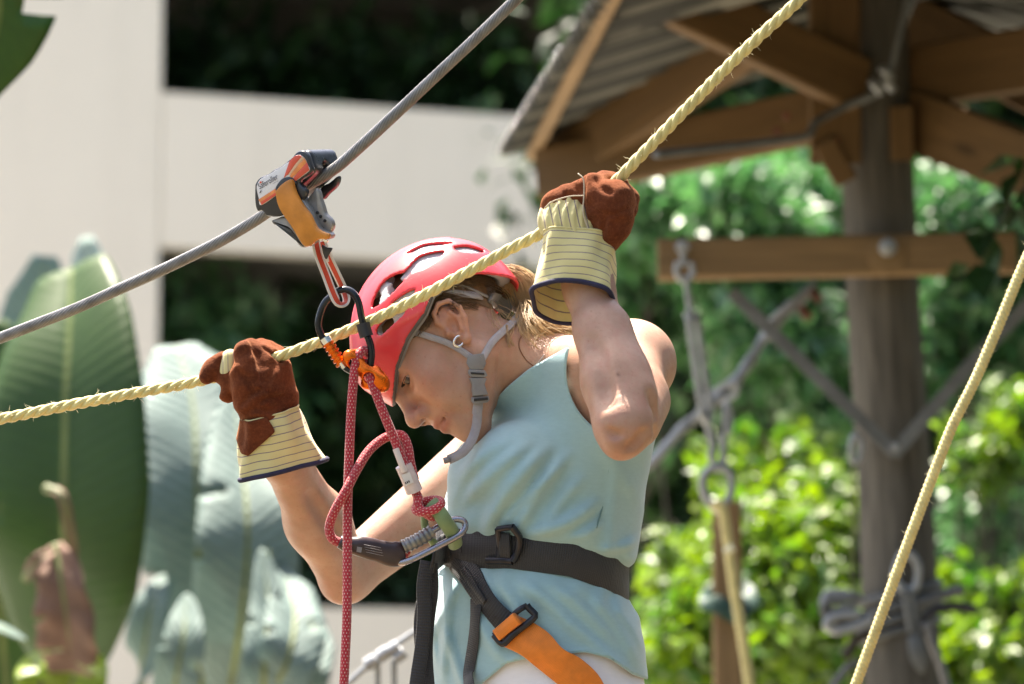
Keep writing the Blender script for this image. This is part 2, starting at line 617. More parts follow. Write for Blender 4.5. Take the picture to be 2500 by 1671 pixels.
def webbing(name, col, rib=0.0026, edge=None, ew=0.002, half=0.02, rough=0.55, lines=0.6, bs=0.35):
    m = NT(name)
    sp = m.n('SeparateXYZ'); uv = m.n('TexCoord'); m.t.links.new(uv.outputs['UV'], sp.inputs[0])
    w = m.math('SINE', m.math('MULTIPLY', sp.outputs[1], 2 * math.pi / rib))
    w2 = m.math('SINE', m.math('MULTIPLY', sp.outputs[0], 2 * math.pi / 0.0032))
    nz = m.noise(m.coord('Object'), 70, 5)
    c = m.mix(nz, c4(mul(col, 0.7)), c4(mul(col, 1.3)))
    c = m.mix(m.math('MULTIPLY_ADD', w, 0.5 * lines, 0.5 * lines), c, c4(mul(col, 0.62)))
    if edge is not None:
        e = m.math('GREATER_THAN', m.math('ABSOLUTE', sp.outputs[0]), half - ew)
        c = m.mix(e, c, c4(edge))
    m.set(col=c, rough=rough, spec=0.35, sheen=0.15)
    m.bump(m.math('ADD', w, m.math('MULTIPLY', w2, 0.4)), bs, 0.0006)
    return m.m

def leafmat(name, a, b, rough=0.35, transl=0.35, spec=0.5):
    """leaf: colour from the per-leaf tint between a and b; light passes through"""
    m = NT(name)
    at_ = m.n('Attribute'); at_.attribute_name = 'tint'
    sp = m.n('SeparateXYZ'); m.t.links.new(at_.outputs['Vector'], sp.inputs[0])
    c = m.mix(sp.outputs[0], c4(a), c4(b))
    m.set(col=c, rough=rough, spec=spec)
    tr = m.n('BsdfTranslucent'); hs = m.n('HueSaturation'); hs.inputs['Saturation'].default_value = 1.15; hs.inputs['Value'].default_value = 1.5
    m.t.links.new(c, hs.inputs['Color']); m.t.links.new(hs.outputs[0], tr.inputs[0])
    ms = m.n('MixShader'); ms.inputs[0].default_value = transl
    m.t.links.new(m.b.outputs[0], ms.inputs[1]); m.t.links.new(tr.outputs[0], ms.inputs[2]); m.t.links.new(ms.outputs[0], m.out.inputs[0])
    return m.m

def skin_mat():
    m = NT('skin')
    v = m.coord('Object')
    f = m.noise(v, 28, 5); g = m.noise(v, 420, 3)
    at_ = m.n('Attribute'); at_.attribute_name = 'tint'
    base = m.mix(m.ramp(f, [(0.3, (0, 0, 0)), (0.7, (1, 1, 1))]), c4((0.36, 0.205, 0.140)), c4((0.47, 0.285, 0.205)))
    c = m.mix(1.0, base, at_.outputs['Color'], 'MULTIPLY')
    fr = m.ramp(m.noise(v, 260, 3), [(0.60, (0, 0, 0)), (0.72, (0.5, 0.5, 0.5))])
    pk = m.ramp(m.noise(v, 75, 4), [(0.45, (0, 0, 0)), (0.75, (0.45, 0.45, 0.45))])
    c = m.mix(pk, c, c4((0.44, 0.19, 0.14)))
    c = m.mix(fr, c, c4((0.33, 0.15, 0.085)))
    m.set(col=c, rough=0.48, spec=0.42, sss=0.10)
    m.b.inputs['Subsurface Radius'].default_value = (0.010, 0.004, 0.0025); m.b.inputs['Subsurface Scale'].default_value = 0.7
    m.set(rough=m.math('MULTIPLY_ADD', m.noise(v, 160, 3), 0.35, 0.30))
    m.bump(m.math('ADD', m.noise(v, 900, 2), m.math('ADD', g, m.math('MULTIPLY', f, 0.6))), 0.22, 0.0016)
    return m.m

def cloth_mat(name, col, dark=0.85, weave=900, rough=0.85, heather=0.05):
    m = NT(name)
    v = m.coord('Object')
    f = m.noise(m.coord('Object', (1, 1, 3)), 90, 4, 0.7)
    g = m.noise(v, weave, 2)
    l = m.noise(v, 6, 3)
    c = m.mix(m.ramp(f, [(0.3, (0, 0, 0)), (0.7, (1, 1, 1))]), c4(mul(col, 1 - heather)), c4(mul(col, 1 + heather)))
    c = m.mix(m.math('MULTIPLY', l, 0.25), c, c4(mul(col, dark)))
    m.set(col=c, rough=rough, spec=0.15, sheen=0.35)
    m.bump(m.math('ADD', g, m.math('MULTIPLY', f, 0.5)), 0.25, 0.0012)
    return m.m

def canvas_mat(name):
    """glove canvas: UV.x = stripe coordinate (one stripe each unit)"""
    m = NT(name)
    sp = m.n('SeparateXYZ'); uv = m.n('TexCoord'); m.t.links.new(uv.outputs['UV'], sp.inputs[0])
    nz = m.noise(m.coord('Object'), 60, 3)
    nz2 = m.noise(m.coord('Object'), 22, 3)
    x = m.math('ADD', sp.outputs[0], m.math('ADD', m.math('MULTIPLY', nz, 0.08), m.math('MULTIPLY', nz2, 0.35)))
    fr = m.math('FRACT', x)
    st = m.math('LESS_THAN', fr, 0.13)
    big = m.noise(m.coord('Object'), 18, 4)
    c = m.mix(big, c4((0.52, 0.45, 0.20)), c4((0.68, 0.61, 0.33)))
    c = m.mix(m.math('MULTIPLY', st, 0.85), c, c4((0.16, 0.12, 0.17)))
    m.set(col=c, rough=0.9, spec=0.12, sheen=0.2)
    wv = m.noise(m.coord('Object'), 800, 2)
    m.bump(m.math('ADD', wv, m.math('MULTIPLY', big, 0.8)), 0.3, 0.0015)
    return m.m

def suede_mat(name):
    m = NT(name)
    v = m.coord('Object')
    f = m.noise(v, 24, 6, 0.6); g = m.noise(v, 260, 4, 0.7)
    c = m.mix(m.ramp(f, [(0.3, (0, 0, 0)), (0.72, (1, 1, 1))]), c4((0.058, 0.015, 0.008)), c4((0.155, 0.040, 0.016)))
    c = m.mix(m.ramp(g, [(0.45, (0, 0, 0)), (0.75, (0.45, 0.45, 0.45))]), c, c4((0.24, 0.075, 0.030)))
    m.set(col=c, rough=0.95, spec=0.1, sheen=0.3)
    m.b.inputs['Sheen Tint'].default_value = (0.9, 0.42, 0.22, 1)
    m.bump(m.math('ADD', g, f), 0.6, 0.002)
    return m.m

def banana_mat(name, a, b, transl=0.3, rough=0.3, spec=0.6, vein=0.10):
    """UV.x across (-1..1), UV.y along: fine parallel veins and a pale midrib"""
    m = NT(name)
    sp = m.n('SeparateXYZ'); uv = m.n('TexCoord'); m.t.links.new(uv.outputs['UV'], sp.inputs[0])
    ax = m.math('ABSOLUTE', sp.outputs[0])
    ph = m.math('MULTIPLY_ADD', sp.outputs[1], 190.0, m.math('MULTIPLY', ax, -16.0))
    w = m.math('SINE', ph)
    nz = m.noise(m.coord('UV', (2.0, 26.0, 1)), 1.6, 4)
    c = m.mix(nz, c4(a), c4(b))
    c = m.mix(m.math('MULTIPLY_ADD', w, 0.03, 0.03), c, c4(mul(a, 0.55)))
    rib = m.math('LESS_THAN', ax, 0.045)
    c = m.mix(m.math('MULTIPLY', rib, 0.3), c, c4((0.30, 0.36, 0.10)))
    m.set(col=c, rough=rough, spec=spec)
    m.bump(m.math('ADD', w, m.math('MULTIPLY', nz, 2.0)), vein, 0.006)
    tr = m.n('BsdfTranslucent'); hs = m.n('HueSaturation'); hs.inputs['Saturation'].default_value = 1.2; hs.inputs['Value'].default_value = 1.7
    m.t.links.new(c, hs.inputs['Color']); m.t.links.new(hs.outputs[0], tr.inputs[0])
    ms = m.n('MixShader'); ms.inputs[0].default_value = transl
    m.t.links.new(m.b.outputs[0], ms.inputs[1]); m.t.links.new(tr.outputs[0], ms.inputs[2]); m.t.links.new(ms.outputs[0], m.out.inputs[0])
    return m.m

def plaster_mat():
    m = NT('cream_render')
    v = m.coord('Object')
    f = m.noise(v, 0.9, 5, 0.6); g = m.noise(v, 60, 4)
    drip = m.noise(m.coord('Object', (3.2, 3.2, 0.35)), 2.0, 5, 0.65)
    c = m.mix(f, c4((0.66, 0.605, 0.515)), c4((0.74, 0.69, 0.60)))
    c = m.mix(m.ramp(drip, [(0.52, (0, 0, 0)), (0.85, (0.14, 0.14, 0.14))]), c, c4((0.33, 0.31, 0.26)))
    m.set(col=c, rough=0.9, spec=0.15)
    m.bump(g, 0.2, 0.01)
    return m.m

def helmet_mat():
    m = NT('helmet_red')
    v = m.coord('Object')
    base = (0.56, 0.032, 0.045)
    f = m.noise(v, 14, 4)
    c = m.mix(f, c4(mul(base, .92)), c4(mul(base, 1.1)))
    sc = m.ramp(m.noise(m.coord('Object', (1, 6, 1), (0.4, 0.7, 0.9)), 90, 5, 0.7), [(0.62, (0, 0, 0)), (0.72, (0.5, 0.5, 0.5))])
    sc2 = m.ramp(m.noise(v, 30, 6, 0.75), [(0.60, (0, 0, 0)), (0.75, (0.45, 0.45, 0.45))])
    c = m.mix(m.math('MULTIPLY', sc, 0.7), c, c4((0.70, 0.26, 0.26)))
    c = m.mix(m.math('MULTIPLY', sc2, 0.5), c, c4((0.36, 0.05, 0.05)))
    m.set(col=c, rough=m.math('MULTIPLY_ADD', f, 0.25, 0.22), spec=0.5, coat=0.1)
    m.bump(m.noise(v, 90, 4), 0.07, 0.002)
    return m.m
M = {}
M['skin'] = skin_mat()
M['shirt'] = cloth_mat('shirt_jersey', (0.30, 0.47, 0.515))
M['seam'] = pbr('seam_thread', (0.13, 0.24, 0.26), 0.9)
M['shorts'] = cloth_mat('white_cotton', (0.78, 0.77, 0.83), heather=0.03)
M['helmet'] = helmet_mat()
M['foam'] = pbr('helmet_foam', (0.36, 0.36, 0.39), 0.8, var=0.08, vscale=60, bump=0.25, bscale=420)
M['rimgrey'] = pbr('helmet_rim_pad', (0.085, 0.08, 0.078), 0.75, var=0.2, vscale=60, bump=0.2, bscale=300)
M['grey_strap'] = webbing('grey_webbing', (0.33, 0.32, 0.35), 0.0018, lines=0.3)
M['grey_plastic'] = pbr('grey_plastic', (0.20, 0.20, 0.21), 0.45, var=0.1, vscale=40, bump=0.06, bscale=300)
M['pale_plastic'] = pbr('pale_grey_plastic', (0.27, 0.27, 0.30), 0.45, var=0.08, vscale=40, bump=0.05, bscale=300)
M['hair'] = pbr('hair_blond', (0.50, 0.345, 0.185), 0.42, spec=0.5, var=0.35, vscale=22)
M['hair_dark'] = pbr('hair_brown', (0.14, 0.085, 0.045), 0.5, var=0.3, vscale=40, bump=0.3, bscale=200)
M['suede'] = suede_mat('suede_brown')
M['canvas'] = canvas_mat('striped_canvas')
M['navy'] = pbr('navy_binding', (0.018, 0.017, 0.05), 0.85, var=0.2, vscale=90, bump=0.3, bscale=600)
M['thread'] = pbr('pale_thread', (0.5, 0.42, 0.32), 0.9)
M['eye_white'] = pbr('eye_white', (0.30, 0.26, 0.24), 0.25)
M['iris'] = pbr('iris', (0.03, 0.03, 0.03), 0.15)
M['lash'] = pbr('lash_brown', (0.03, 0.018, 0.012), 0.6)
M['silver'] = pbr('silver', (0.80, 0.79, 0.80), 0.18, metal=1.0, rvar=0.1, vscale=60)
M['copper'] = pbr('bronze_chain', (0.22, 0.10, 0.05), 0.35, metal=0.9)
M['yellow_rope'] = pbr('yellow_fibre', (0.58, 0.50, 0.215), 0.65, spec=0.3, var=0.18, vscale=55, bump=0.5, bscale=330, bdist=0.0015, sheen=0.3)
M['fuzz'] = pbr('pale_fibre', (0.85, 0.80, 0.55), 0.7)
M['steel'] = pbr('steel_wire', (0.19, 0.19, 0.195), 0.5, metal=0.6, var=0.25, vscale=60, rvar=0.25, bump=0.1, bscale=400)
M['galv'] = pbr('galvanised_steel', (0.31, 0.325, 0.34), 0.5, metal=0.6, var=0.2, vscale=30, rvar=0.2)
M['galv_dull'] = pbr('dull_galvanised', (0.135, 0.142, 0.145), 0.65, metal=0.35, var=0.3, vscale=14, rvar=0.2)
M['red_rope'] = rope_mat('red_kernmantle', (0.42, 0.030, 0.045), (0.62, 0.40, 0.36))
M['red_tape'] = webbing('red_white_sling', (0.60, 0.055, 0.02), 0.002, edge=(0.62, 0.58, 0.55), ew=0.0022, half=0.0065, lines=0.35)
M['blk_alu'] = pbr('black_anodised', (0.018, 0.02, 0.026), 0.22, metal=0.6, spec=0.6, var=0.5, vscale=60, rvar=0.15)
M['blk_rubber'] = pbr('black_rubber', (0.014, 0.014, 0.017), 0.5, bump=0.1, bscale=300)
M['blk_plastic'] = pbr('black_moulded_plastic', (0.014, 0.016, 0.024), 0.3, spec=0.6, var=0.3, vscale=40, rvar=0.2, bump=0.06, bscale=200)
M['org_alu'] = pbr('orange_anodised', (0.72, 0.14, 0.012), 0.28, metal=0.85, var=0.15, vscale=60, rvar=0.15)
M['org_plate'] = pbr('worn_orange_plate', (0.50, 0.185, 0.022), 0.42, spec=0.45, var=0.22, vscale=32, rvar=0.2, bump=0.12, bscale=240)
M['grey_lever'] = pbr('grey_cast_metal', (0.28, 0.27, 0.26), 0.45, metal=0.6, var=0.25, vscale=50, rvar=0.2)
M['grey_alu'] = pbr('grey_anodised', (0.30, 0.29, 0.33), 0.25, metal=0.85, rvar=0.15, vscale=50)
M['gate_grey'] = pbr('gate_grey', (0.20, 0.20, 0.20), 0.4, metal=0.7, var=0.3, vscale=80)
M['label_white'] = pbr('label_white', (0.66, 0.65, 0.67), 0.4)
M['label_red'] = pbr('label_red', (0.62, 0.085, 0.045), 0.4)
M['label_orange'] = pbr('label_orange', (0.72, 0.24, 0.07), 0.4, var=0.2, vscale=70)
M['label_cream'] = pbr('label_cream', (0.66, 0.40, 0.24), 0.4, var=0.15, vscale=70)
M['label_ink'] = pbr('label_ink', (0.02, 0.018, 0.03), 0.5)
M['black_web'] = webbing('black_webbing', (0.030, 0.030, 0.035), 0.0030, lines=0.75)
M['black_web2'] = webbing('charcoal_webbing', (0.018, 0.019, 0.024), 0.0040, lines=0.6)
M['orange_web'] = webbing('orange_webbing', (0.72, 0.20, 0.022), 0.0020, lines=0.2, bs=0.2)
M['green_web'] = webbing('green_sling', (0.17, 0.25, 0.12), 0.0015, lines=0.1, bs=0.1)
M['buckle'] = pbr('black_buckle', (0.020, 0.021, 0.030), 0.34, metal=0.4, var=0.4, vscale=60, rvar=0.25)
M['clear'] = pbr('clear_sleeve', (0.62, 0.52, 0.52), 0.25, var=0.15, vscale=70)
M['thread_white'] = pbr('white_stitching', (0.68, 0.60, 0.58), 0.8, bump=0.6, bscale=500)
M['pvc'] = pbr('brown_black_sleeve', (0.040, 0.024, 0.028), 0.33, var=0.3, vscale=40, rvar=0.15)
M['print'] = pbr('pale_print', (0.22, 0.20, 0.21), 0.6)
M['pine'] = wood('shaded_pine', (0.175, 0.100, 0.040))  # roof timbers: the shadow under the roof is put into this darker colour
M['pine_light'] = wood('pale_pine', (0.30, 0.190, 0.092))
M['pole'] = wood('weathered_pole', (0.185, 0.168, 0.142), 0.22, 0.7)
M['roof_metal'] = pbr('roof_sheet', (0.075, 0.075, 0.062), 0.42, metal=0.4, var=0.25, vscale=5, rvar=0.2)
M['plaster'] = plaster_mat()
M['dark_inside'] = pbr('shaded_plaster', (0.09, 0.085, 0.075), 0.9, var=0.15, vscale=2)  # darker plaster for the bays, their shade put into the colour
M['grass'] = pbr('forest_floor', (0.075, 0.068, 0.042), 0.9, var=0.4, vscale=4, bump=0.5, bscale=20, bdist=0.03)
M['bark'] = pbr('bark', (0.05, 0.044, 0.034), 0.9, var=0.4, vscale=9, bump=0.6, bscale=30, bdist=0.01, stretch=(1, 1, .3))
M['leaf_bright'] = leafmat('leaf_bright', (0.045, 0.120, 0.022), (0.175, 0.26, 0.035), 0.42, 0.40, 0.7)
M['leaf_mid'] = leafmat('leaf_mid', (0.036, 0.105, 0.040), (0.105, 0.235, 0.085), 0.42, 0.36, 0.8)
M['hill'] = pbr('wooded_slope', (0.018, 0.032, 0.012), 0.95, var=0.5, vscale=1.5, bump=1.0, bscale=6, bdist=0.1)
M['bounce_sheet'] = pbr('pale_bounce_sheet', (0.46, 0.43, 0.38), 0.9, var=0.12, vscale=1.2, bump=0.2, bscale=30)
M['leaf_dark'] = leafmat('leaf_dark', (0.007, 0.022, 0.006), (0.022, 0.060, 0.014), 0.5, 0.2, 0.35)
M['banana'] = banana_mat('banana_leaf', (0.030, 0.072, 0.018), (0.050, 0.105, 0.022), 0.32, 0.45, 0.35)
M['banana_pale'] = banana_mat('banana_leaf_pale', (0.13, 0.20, 0.185), (0.22, 0.29, 0.275), 0.22, 0.6, 0.25, 0.30)  # sky reflection on the blades put into the leaf colour
M['banana_lime'] = banana_mat('banana_leaf_young', (0.17, 0.26, 0.02), (0.26, 0.34, 0.03), 0.4, 0.4)
M['dead_leaf'] = pbr('dead_leaf', (0.15, 0.082, 0.055), 0.8, var=0.45, vscale=7, bump=0.6, bscale=40, bdist=0.004)
M['stem'] = pbr('banana_stem', (0.14, 0.17, 0.05), 0.6, var=0.4, vscale=8)
M['deck'] = wood('deck_boards', (0.30, 0.19, 0.10))
M['green_strap'] = pbr('dark_green_strap', (0.008, 0.045, 0.030), 0.6, var=0.3, vscale=30)
M['rust'] = pbr('rusty_steel', (0.13, 0.045, 0.025), 0.8, var=0.4, vscale=30)
M['white_panel'] = pbr('white_fabric', (0.78, 0.78, 0.80), 0.7)

def sheet_mat():
    """old clear roofing: bands that let light through alternate with dark ones"""
    m = NT('roof_sheet_translucent')
    sp = m.n('SeparateXYZ'); uv = m.n('TexCoord'); m.t.links.new(uv.outputs['UV'], sp.inputs[0])
    st = m.math('SINE', m.math('MULTIPLY', sp.outputs[0], 2 * math.pi / 3.0))
    nz = m.noise(m.coord('Object'), 3.0, 5)
    m.set(col=(0.032, 0.032, 0.026), rough=0.65, spec=0.25)
    tr = m.n('BsdfTranslucent'); tr.inputs[0].default_value = (0.62, 0.58, 0.48, 1)
    f = m.math('MULTIPLY', m.ramp(st, [(0.50, (0.02, 0.02, 0.02)), (0.62, (0.34, 0.34, 0.34))]), nz)
    ms = m.n('MixShader'); m.put(ms.inputs[0], f)
    m.t.links.new(m.b.outputs[0], ms.inputs[1]); m.t.links.new(tr.outputs[0], ms.inputs[2]); m.t.links.new(ms.outputs[0], m.out.inputs[0])
    return m.m
M['roof_clear'] = sheet_mat()
# ================================================================== SETTING
def sheet(name, x0, x1, y0, y1, nx, ny, zf, mat):
    xs, ys = np.linspace(x0, x1, nx), np.linspace(y0, y1, ny)
    X, Y = np.meshgrid(xs, ys, indexing='ij')
    V = np.stack([X, Y, zf(X, Y)], -1).reshape(-1, 3)
    i, j = np.meshgrid(np.arange(nx - 1), np.arange(ny - 1), indexing='ij')
    a = (i * ny + j).ravel()
    F = np.stack([a, a + ny, a + ny + 1, a + 1], 1)
    return make(name, V, F, mat, local=False)
tag(sheet('ground', -400, 400, -400, 400, 80, 80, lambda X, Y: 0 * X, M['grass']), kind='structure')
def hill_z(X, Y):
    r = np.clip((Y - 25) / 22, 0, 1)
    return -0.5 + 16 * r * r * (3 - 2 * r) + 0.6 * np.sin(X * .31 + 1) * r + 0.5 * np.sin(Y * .43 + X * .2) * r
tag(sheet('hill', -70, 90, 24, 90, 90, 50, hill_z, M['hill']), kind='structure')
tag(sheet('bounce_sheet', -16, 1.4, 8.2, 30, 12, 12, lambda X, Y: 0 * X + .004, M['bounce_sheet']), kind='structure')  # unseen pale ground added to bounce sunlight onto the building wall

# ---------------------------------------------------------------- building with open bays
WO = at(385, 1000, 20.0)
WE = np.array([0.945, 0.325, 0.0]); WE /= np.linalg.norm(WE)
WN = np.array([WE[1], -WE[0], 0.0])
def bpt(px, py):
    r = ray(px, py)
    t = ((WO - CAM) @ WN) / (r @ WN)
    P = CAM + r * t
    return (P - WO) @ WE, P[2]
def bbox_(name, s0, s1, n0, n1, z0, z1, mat, parent):
    c = WO * np.array([1, 1, 0]) + WE * (s0 + s1) / 2 + WN * (n0 + n1) / 2 + np.array([0, 0, (z0 + z1) / 2])
    V, F = chamfer_box(c, WE * (s1 - s0) / 2, WN * (n1 - n0) / 2, np.array([0, 0, (z1 - z0) / 2]), 0.012)
    return make(name, V, F, mat, parent, local=False, smooth=False)
zb0, zb1 = bpt(385, 600)[1], bpt(385, 224)[1]
zl = bpt(800, 1484)[1]
ztop = zb1 + 1.5
building = thing('building', 'cream rendered building with dark open bays behind the banana leaves', 'building', (WO[0], WO[1], 0))
bbox_('column', -7, 0, -0.4, 0, 0, ztop + 1.6, M['plaster'], building)
bbox_('column', 2.7, 3.3, -0.4, -0.003, 0, ztop + 1.6, M['plaster'], building)
bbox_('beam', 0.002, 2.698, -0.16, -0.004, zb0, zb1, M['plaster'], building)
bbox_('parapet_wall', 0.002, 2.698, -0.38, -0.004, 0, zl, M['plaster'], building)
bbox_('upper_wall', 0.002, 2.698, -0.38, -0.004, ztop, ztop + 1.6, M['plaster'], building)
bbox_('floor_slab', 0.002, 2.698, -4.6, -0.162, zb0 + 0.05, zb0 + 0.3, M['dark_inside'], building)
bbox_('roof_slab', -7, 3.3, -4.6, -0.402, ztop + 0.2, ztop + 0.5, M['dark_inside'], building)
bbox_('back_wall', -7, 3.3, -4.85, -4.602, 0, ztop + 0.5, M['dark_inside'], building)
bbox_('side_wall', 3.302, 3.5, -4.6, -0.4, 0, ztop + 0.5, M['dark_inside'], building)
def wall_at(px, py, n):
    s, z = bpt(px, py)
    return WO * np.array([1, 1, 0]) + WE * s + WN * n + np.array([0, 0, z])

# ---------------------------------------------------------------- foliage
def leaf_cloud(C, size, rng, aspect=0.45, droop=0.3, out=None, tint=(0, 1), bias=0.0):
    """C Nx3 leaf positions; returns V,F,col"""
    n = len(C)
    d = rng.normal(size=(n, 3))
    if out is not None: d = d * 0.7 + out
    d[:, 2] -= droop
    d /= np.linalg.norm(d, axis=1)[:, None]
    up = np.array([0, 0, 1.0]) + rng.normal(size=(n, 3)) * 0.45
    s = np.cross(d, up); s /= np.linalg.norm(s, axis=1)[:, None] + 1e-9
    nn = np.cross(s, d)
    ln = size * (0.6 + 0.7 * rng.random(n))[:, None]
    w = ln * aspect * (0.8 + 0.4 * rng.random(n))[:, None]
    base = C; tip = C + d * ln - nn * ln * 0.12
    mid = C + d * ln * 0.48 + nn * ln * 0.02
    l = C + d * ln * 0.45 - s * w * 0.5 + nn * w * 0.14
    r = C + d * ln * 0.45 + s * w * 0.5 + nn * w * 0.14
    V = np.stack([base, l, mid, r, tip], 1).reshape(-1, 3)
    o = (np.arange(n) * 5)[:, None]
    F = np.concatenate([o + [0, 2, 1], o + [0, 3, 2], o + [1, 2, 4], o + [2, 3, 4]])
    t = np.clip(tint[0] + (tint[1] - tint[0]) * rng.random(n) + bias, 0, 1)
    col = np.repeat(np.stack([t, t, t], 1), 5, 0)
    return V, F.astype(np.int32), col

def plant(name, label, cat, blobs, base, n_tip, per, size, mat, seed, group=None, trunk_r=0.03, aspect=0.45, tint=(0, 1), shell=0.5):
    """a woody plant: trunk and limbs reaching n_tip twig ends spread through ellipsoid blobs, leaves round each twig"""
    rng = np.random.default_rng(seed)
    root = thing(name, label, cat, base, group)
    cs = np.array([b[0] for b in blobs]); rs = np.array([b[1] for b in blobs])
    vol = rs.prod(1); pick = rng.choice(len(blobs), n_tip, p=vol / vol.sum())
    q = rng.normal(size=(n_tip, 3)); q /= np.linalg.norm(q, axis=1)[:, None]
    q *= (rng.random(n_tip) ** shell)[:, None]
    tips = cs[pick] + q * rs[pick]
    # leaves
    C = np.repeat(tips, per, 0)
    back = np.repeat(tips - cs[pick], per, 0)
    ax = rng.normal(size=(n_tip, 3)) * 0.5 + q + np.array([0, 0, .2]); ax /= np.linalg.norm(ax, axis=1)[:, None]
    f = rng.random(n_tip * per)
    C = C - np.repeat(ax, per, 0) * (f * size * 2.6)[:, None] + rng.normal(size=(n_tip * per, 3)) * size * 0.18
    V, F, col = leaf_cloud(C, size, rng, aspect, 0.35, np.repeat(ax, per, 0) * 0.6, tint)
    tt = np.repeat(np.repeat(rng.normal(size=n_tip) * 0.22, per), 5)
    col = np.clip(col + tt[:, None], 0, 1)
    make('crown', V, F, mat, root, local=False, smooth=False, col=col)
    mb = MB()
    top = cs.mean(0); b = np.asarray(base, float)
    for k in range(len(blobs)):
        mid = b + (cs[k] - b) * 0.55 + rng.normal(size=3) * 0.08
        P = spline(np.array([b + rng.normal(size=3) * [.05, .05, 0], mid, cs[k], cs[k] + rs[k] * [0.1, 0, .6]]), 14)
        mb.add(*tube(P, np.linspace(trunk_r, trunk_r * 0.35, 14), 7))
        for i in np.nonzero(pick == k)[0][:14]:
            st = P[rng.integers(10, 14)]
            Q = spline(np.array([st, (st + tips[i]) / 2 + rng.normal(size=3) * 0.05, tips[i]]), 7)
            mb.add(*tube(Q, np.linspace(trunk_r * 0.28, trunk_r * 0.1, 7), 5))
    mb.build('trunk', M['bark'], root, local=False)
    return root
def blob(px, py, t, rx, ry, rd):
    k = t / FPX
    return (at(px, py, t), (rx * k, rd, ry * k))
def foot(px, t):
    p = at(px, 1400, t); return (p[0], p[1], 0.0)

# leafy growth standing inside the bays of the building
plant('hedge_shrub', 'dark green shrub inside the lower open bay of the building', 'shrub',
      [(wall_at(480, 760, -.6), (0.55, 0.4, 0.5)), (wall_at(640, 900, -.7), (0.6, 0.4, 0.6)), (wall_at(560, 1150, -.7), (0.7, 0.4, 0.6))],
      (*wall_at(560, 1150, -1.5)[:2], 0), 420, 10, 0.13, M['leaf_mid'], 21, tint=(0, .5))
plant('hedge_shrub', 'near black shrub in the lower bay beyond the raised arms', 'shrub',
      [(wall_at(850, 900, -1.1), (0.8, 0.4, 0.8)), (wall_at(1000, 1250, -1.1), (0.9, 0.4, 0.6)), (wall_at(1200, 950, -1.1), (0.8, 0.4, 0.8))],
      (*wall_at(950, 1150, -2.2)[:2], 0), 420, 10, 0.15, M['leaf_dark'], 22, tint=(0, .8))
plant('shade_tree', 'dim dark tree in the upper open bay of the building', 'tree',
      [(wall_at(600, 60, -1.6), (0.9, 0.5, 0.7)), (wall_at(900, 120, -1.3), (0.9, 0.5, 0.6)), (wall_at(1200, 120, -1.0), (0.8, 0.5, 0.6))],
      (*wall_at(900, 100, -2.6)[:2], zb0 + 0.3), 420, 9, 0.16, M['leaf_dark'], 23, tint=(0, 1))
plant('ledge_plant', 'small pale green plant sprouting on top of the concrete beam', 'plant',
      [(wall_at(1185, 268, -0.1), (0.10, 0.08, 0.05))], wall_at(1185, 281, -0.12), 16, 6, 0.07, M['leaf_mid'], 24, trunk_r=0.006)
plant('ledge_plant', 'tiny weed on the concrete beam, left of the pale plant', 'plant',
      [(wall_at(865, 254, -0.1), (0.05, 0.05, 0.03))], wall_at(865, 260, -0.12), 7, 5, 0.05, M['leaf_mid'], 25, trunk_r=0.005)

# trees and bushes on the right
TG = 'bushes behind the timber shelter'
plant('green_tree', 'glossy mid green tree behind the left half of the timber crossbeam', 'tree',
      [blob(1560, 520, 12.5, 190, 170, .5), blob(1800, 560, 12.2, 230, 200, .5), blob(1950, 480, 12.6, 160, 120, .4), blob(1560, 760, 12.8, 190, 170, .4), blob(1500, 1000, 12.9, 90, 150, .3), blob(1900, 820, 12.0, 190, 190, .4), blob(2010, 1050, 12.0, 120, 160, .35)],
      foot(1800, 12.6), 1000, 12, 0.082, M['leaf_mid'], 31, TG, 0.012, tint=(.1, 1))
plant('green_tree', 'glossy mid green tree to the right of the wooden pole', 'tree',
      [blob(2330, 520, 12.2, 150, 130, .4), blob(2430, 760, 12.6, 190, 220, .5), blob(2300, 820, 12.4, 110, 180, .4), blob(2500, 560, 12.4, 150, 160, .4), blob(2420, 1270, 12.9, 150, 130, .3)],
      foot(2420, 12.6), 620, 12, 0.082, M['leaf_mid'], 32, TG, 0.012, tint=(0, .8))
plant('lime_bush', 'sunlit yellow green bush below the hanging turnbuckle', 'bush',
      [blob(1860, 1330, 10.8, 200, 150, .4), blob(1950, 1500, 10.6, 180, 190, .4), blob(1700, 1560, 10.7, 170, 160, .35), blob(1640, 1330, 11.2, 70, 90, .2), blob(1800, 1150, 11.4, 90, 70, .25), blob(1960, 1090, 11.5, 80, 90, .25), blob(2010, 1230, 11.0, 110, 130, .3)],
      foot(1850, 10.9), 700, 12, 0.068, M['leaf_bright'], 33, TG, 0.01, 0.55, (.2, 1))
plant('lime_bush', 'bright yellow green branch at the right edge beside the yellow rope', 'bush',
      [blob(2420, 1100, 10.9, 120, 90, .25), blob(2480, 1010, 11.0, 100, 70, .2)],
      foot(2520, 11.0), 90, 10, 0.06, M['leaf_bright'], 34, TG, 0.007, 0.55, (.1, .9))
plant('lime_bush', 'bright green bush in the lower right corner behind the wrapped cables', 'bush',
      [blob(2360, 1610, 10.7, 170, 110, .3), blob(2480, 1500, 11.2, 120, 100, .3), blob(2320, 1450, 11.0, 60, 80, .2)],
      foot(2400, 11.0), 360, 12, 0.066, M['leaf_bright'], 35, TG, 0.008, 0.55, (.05, .9))
# the dark wood behind reads as one mass
rng = np.random.default_rng(41)
C = []
for _ in range(9000):
    px, py, t = rng.uniform(1470, 2760), rng.uniform(-150, 1900), rng.uniform(15.0, 17.5)
    C.append(at(px, py, t))
C = np.array(C) + rng.normal(size=(len(C), 3)) * 0.15
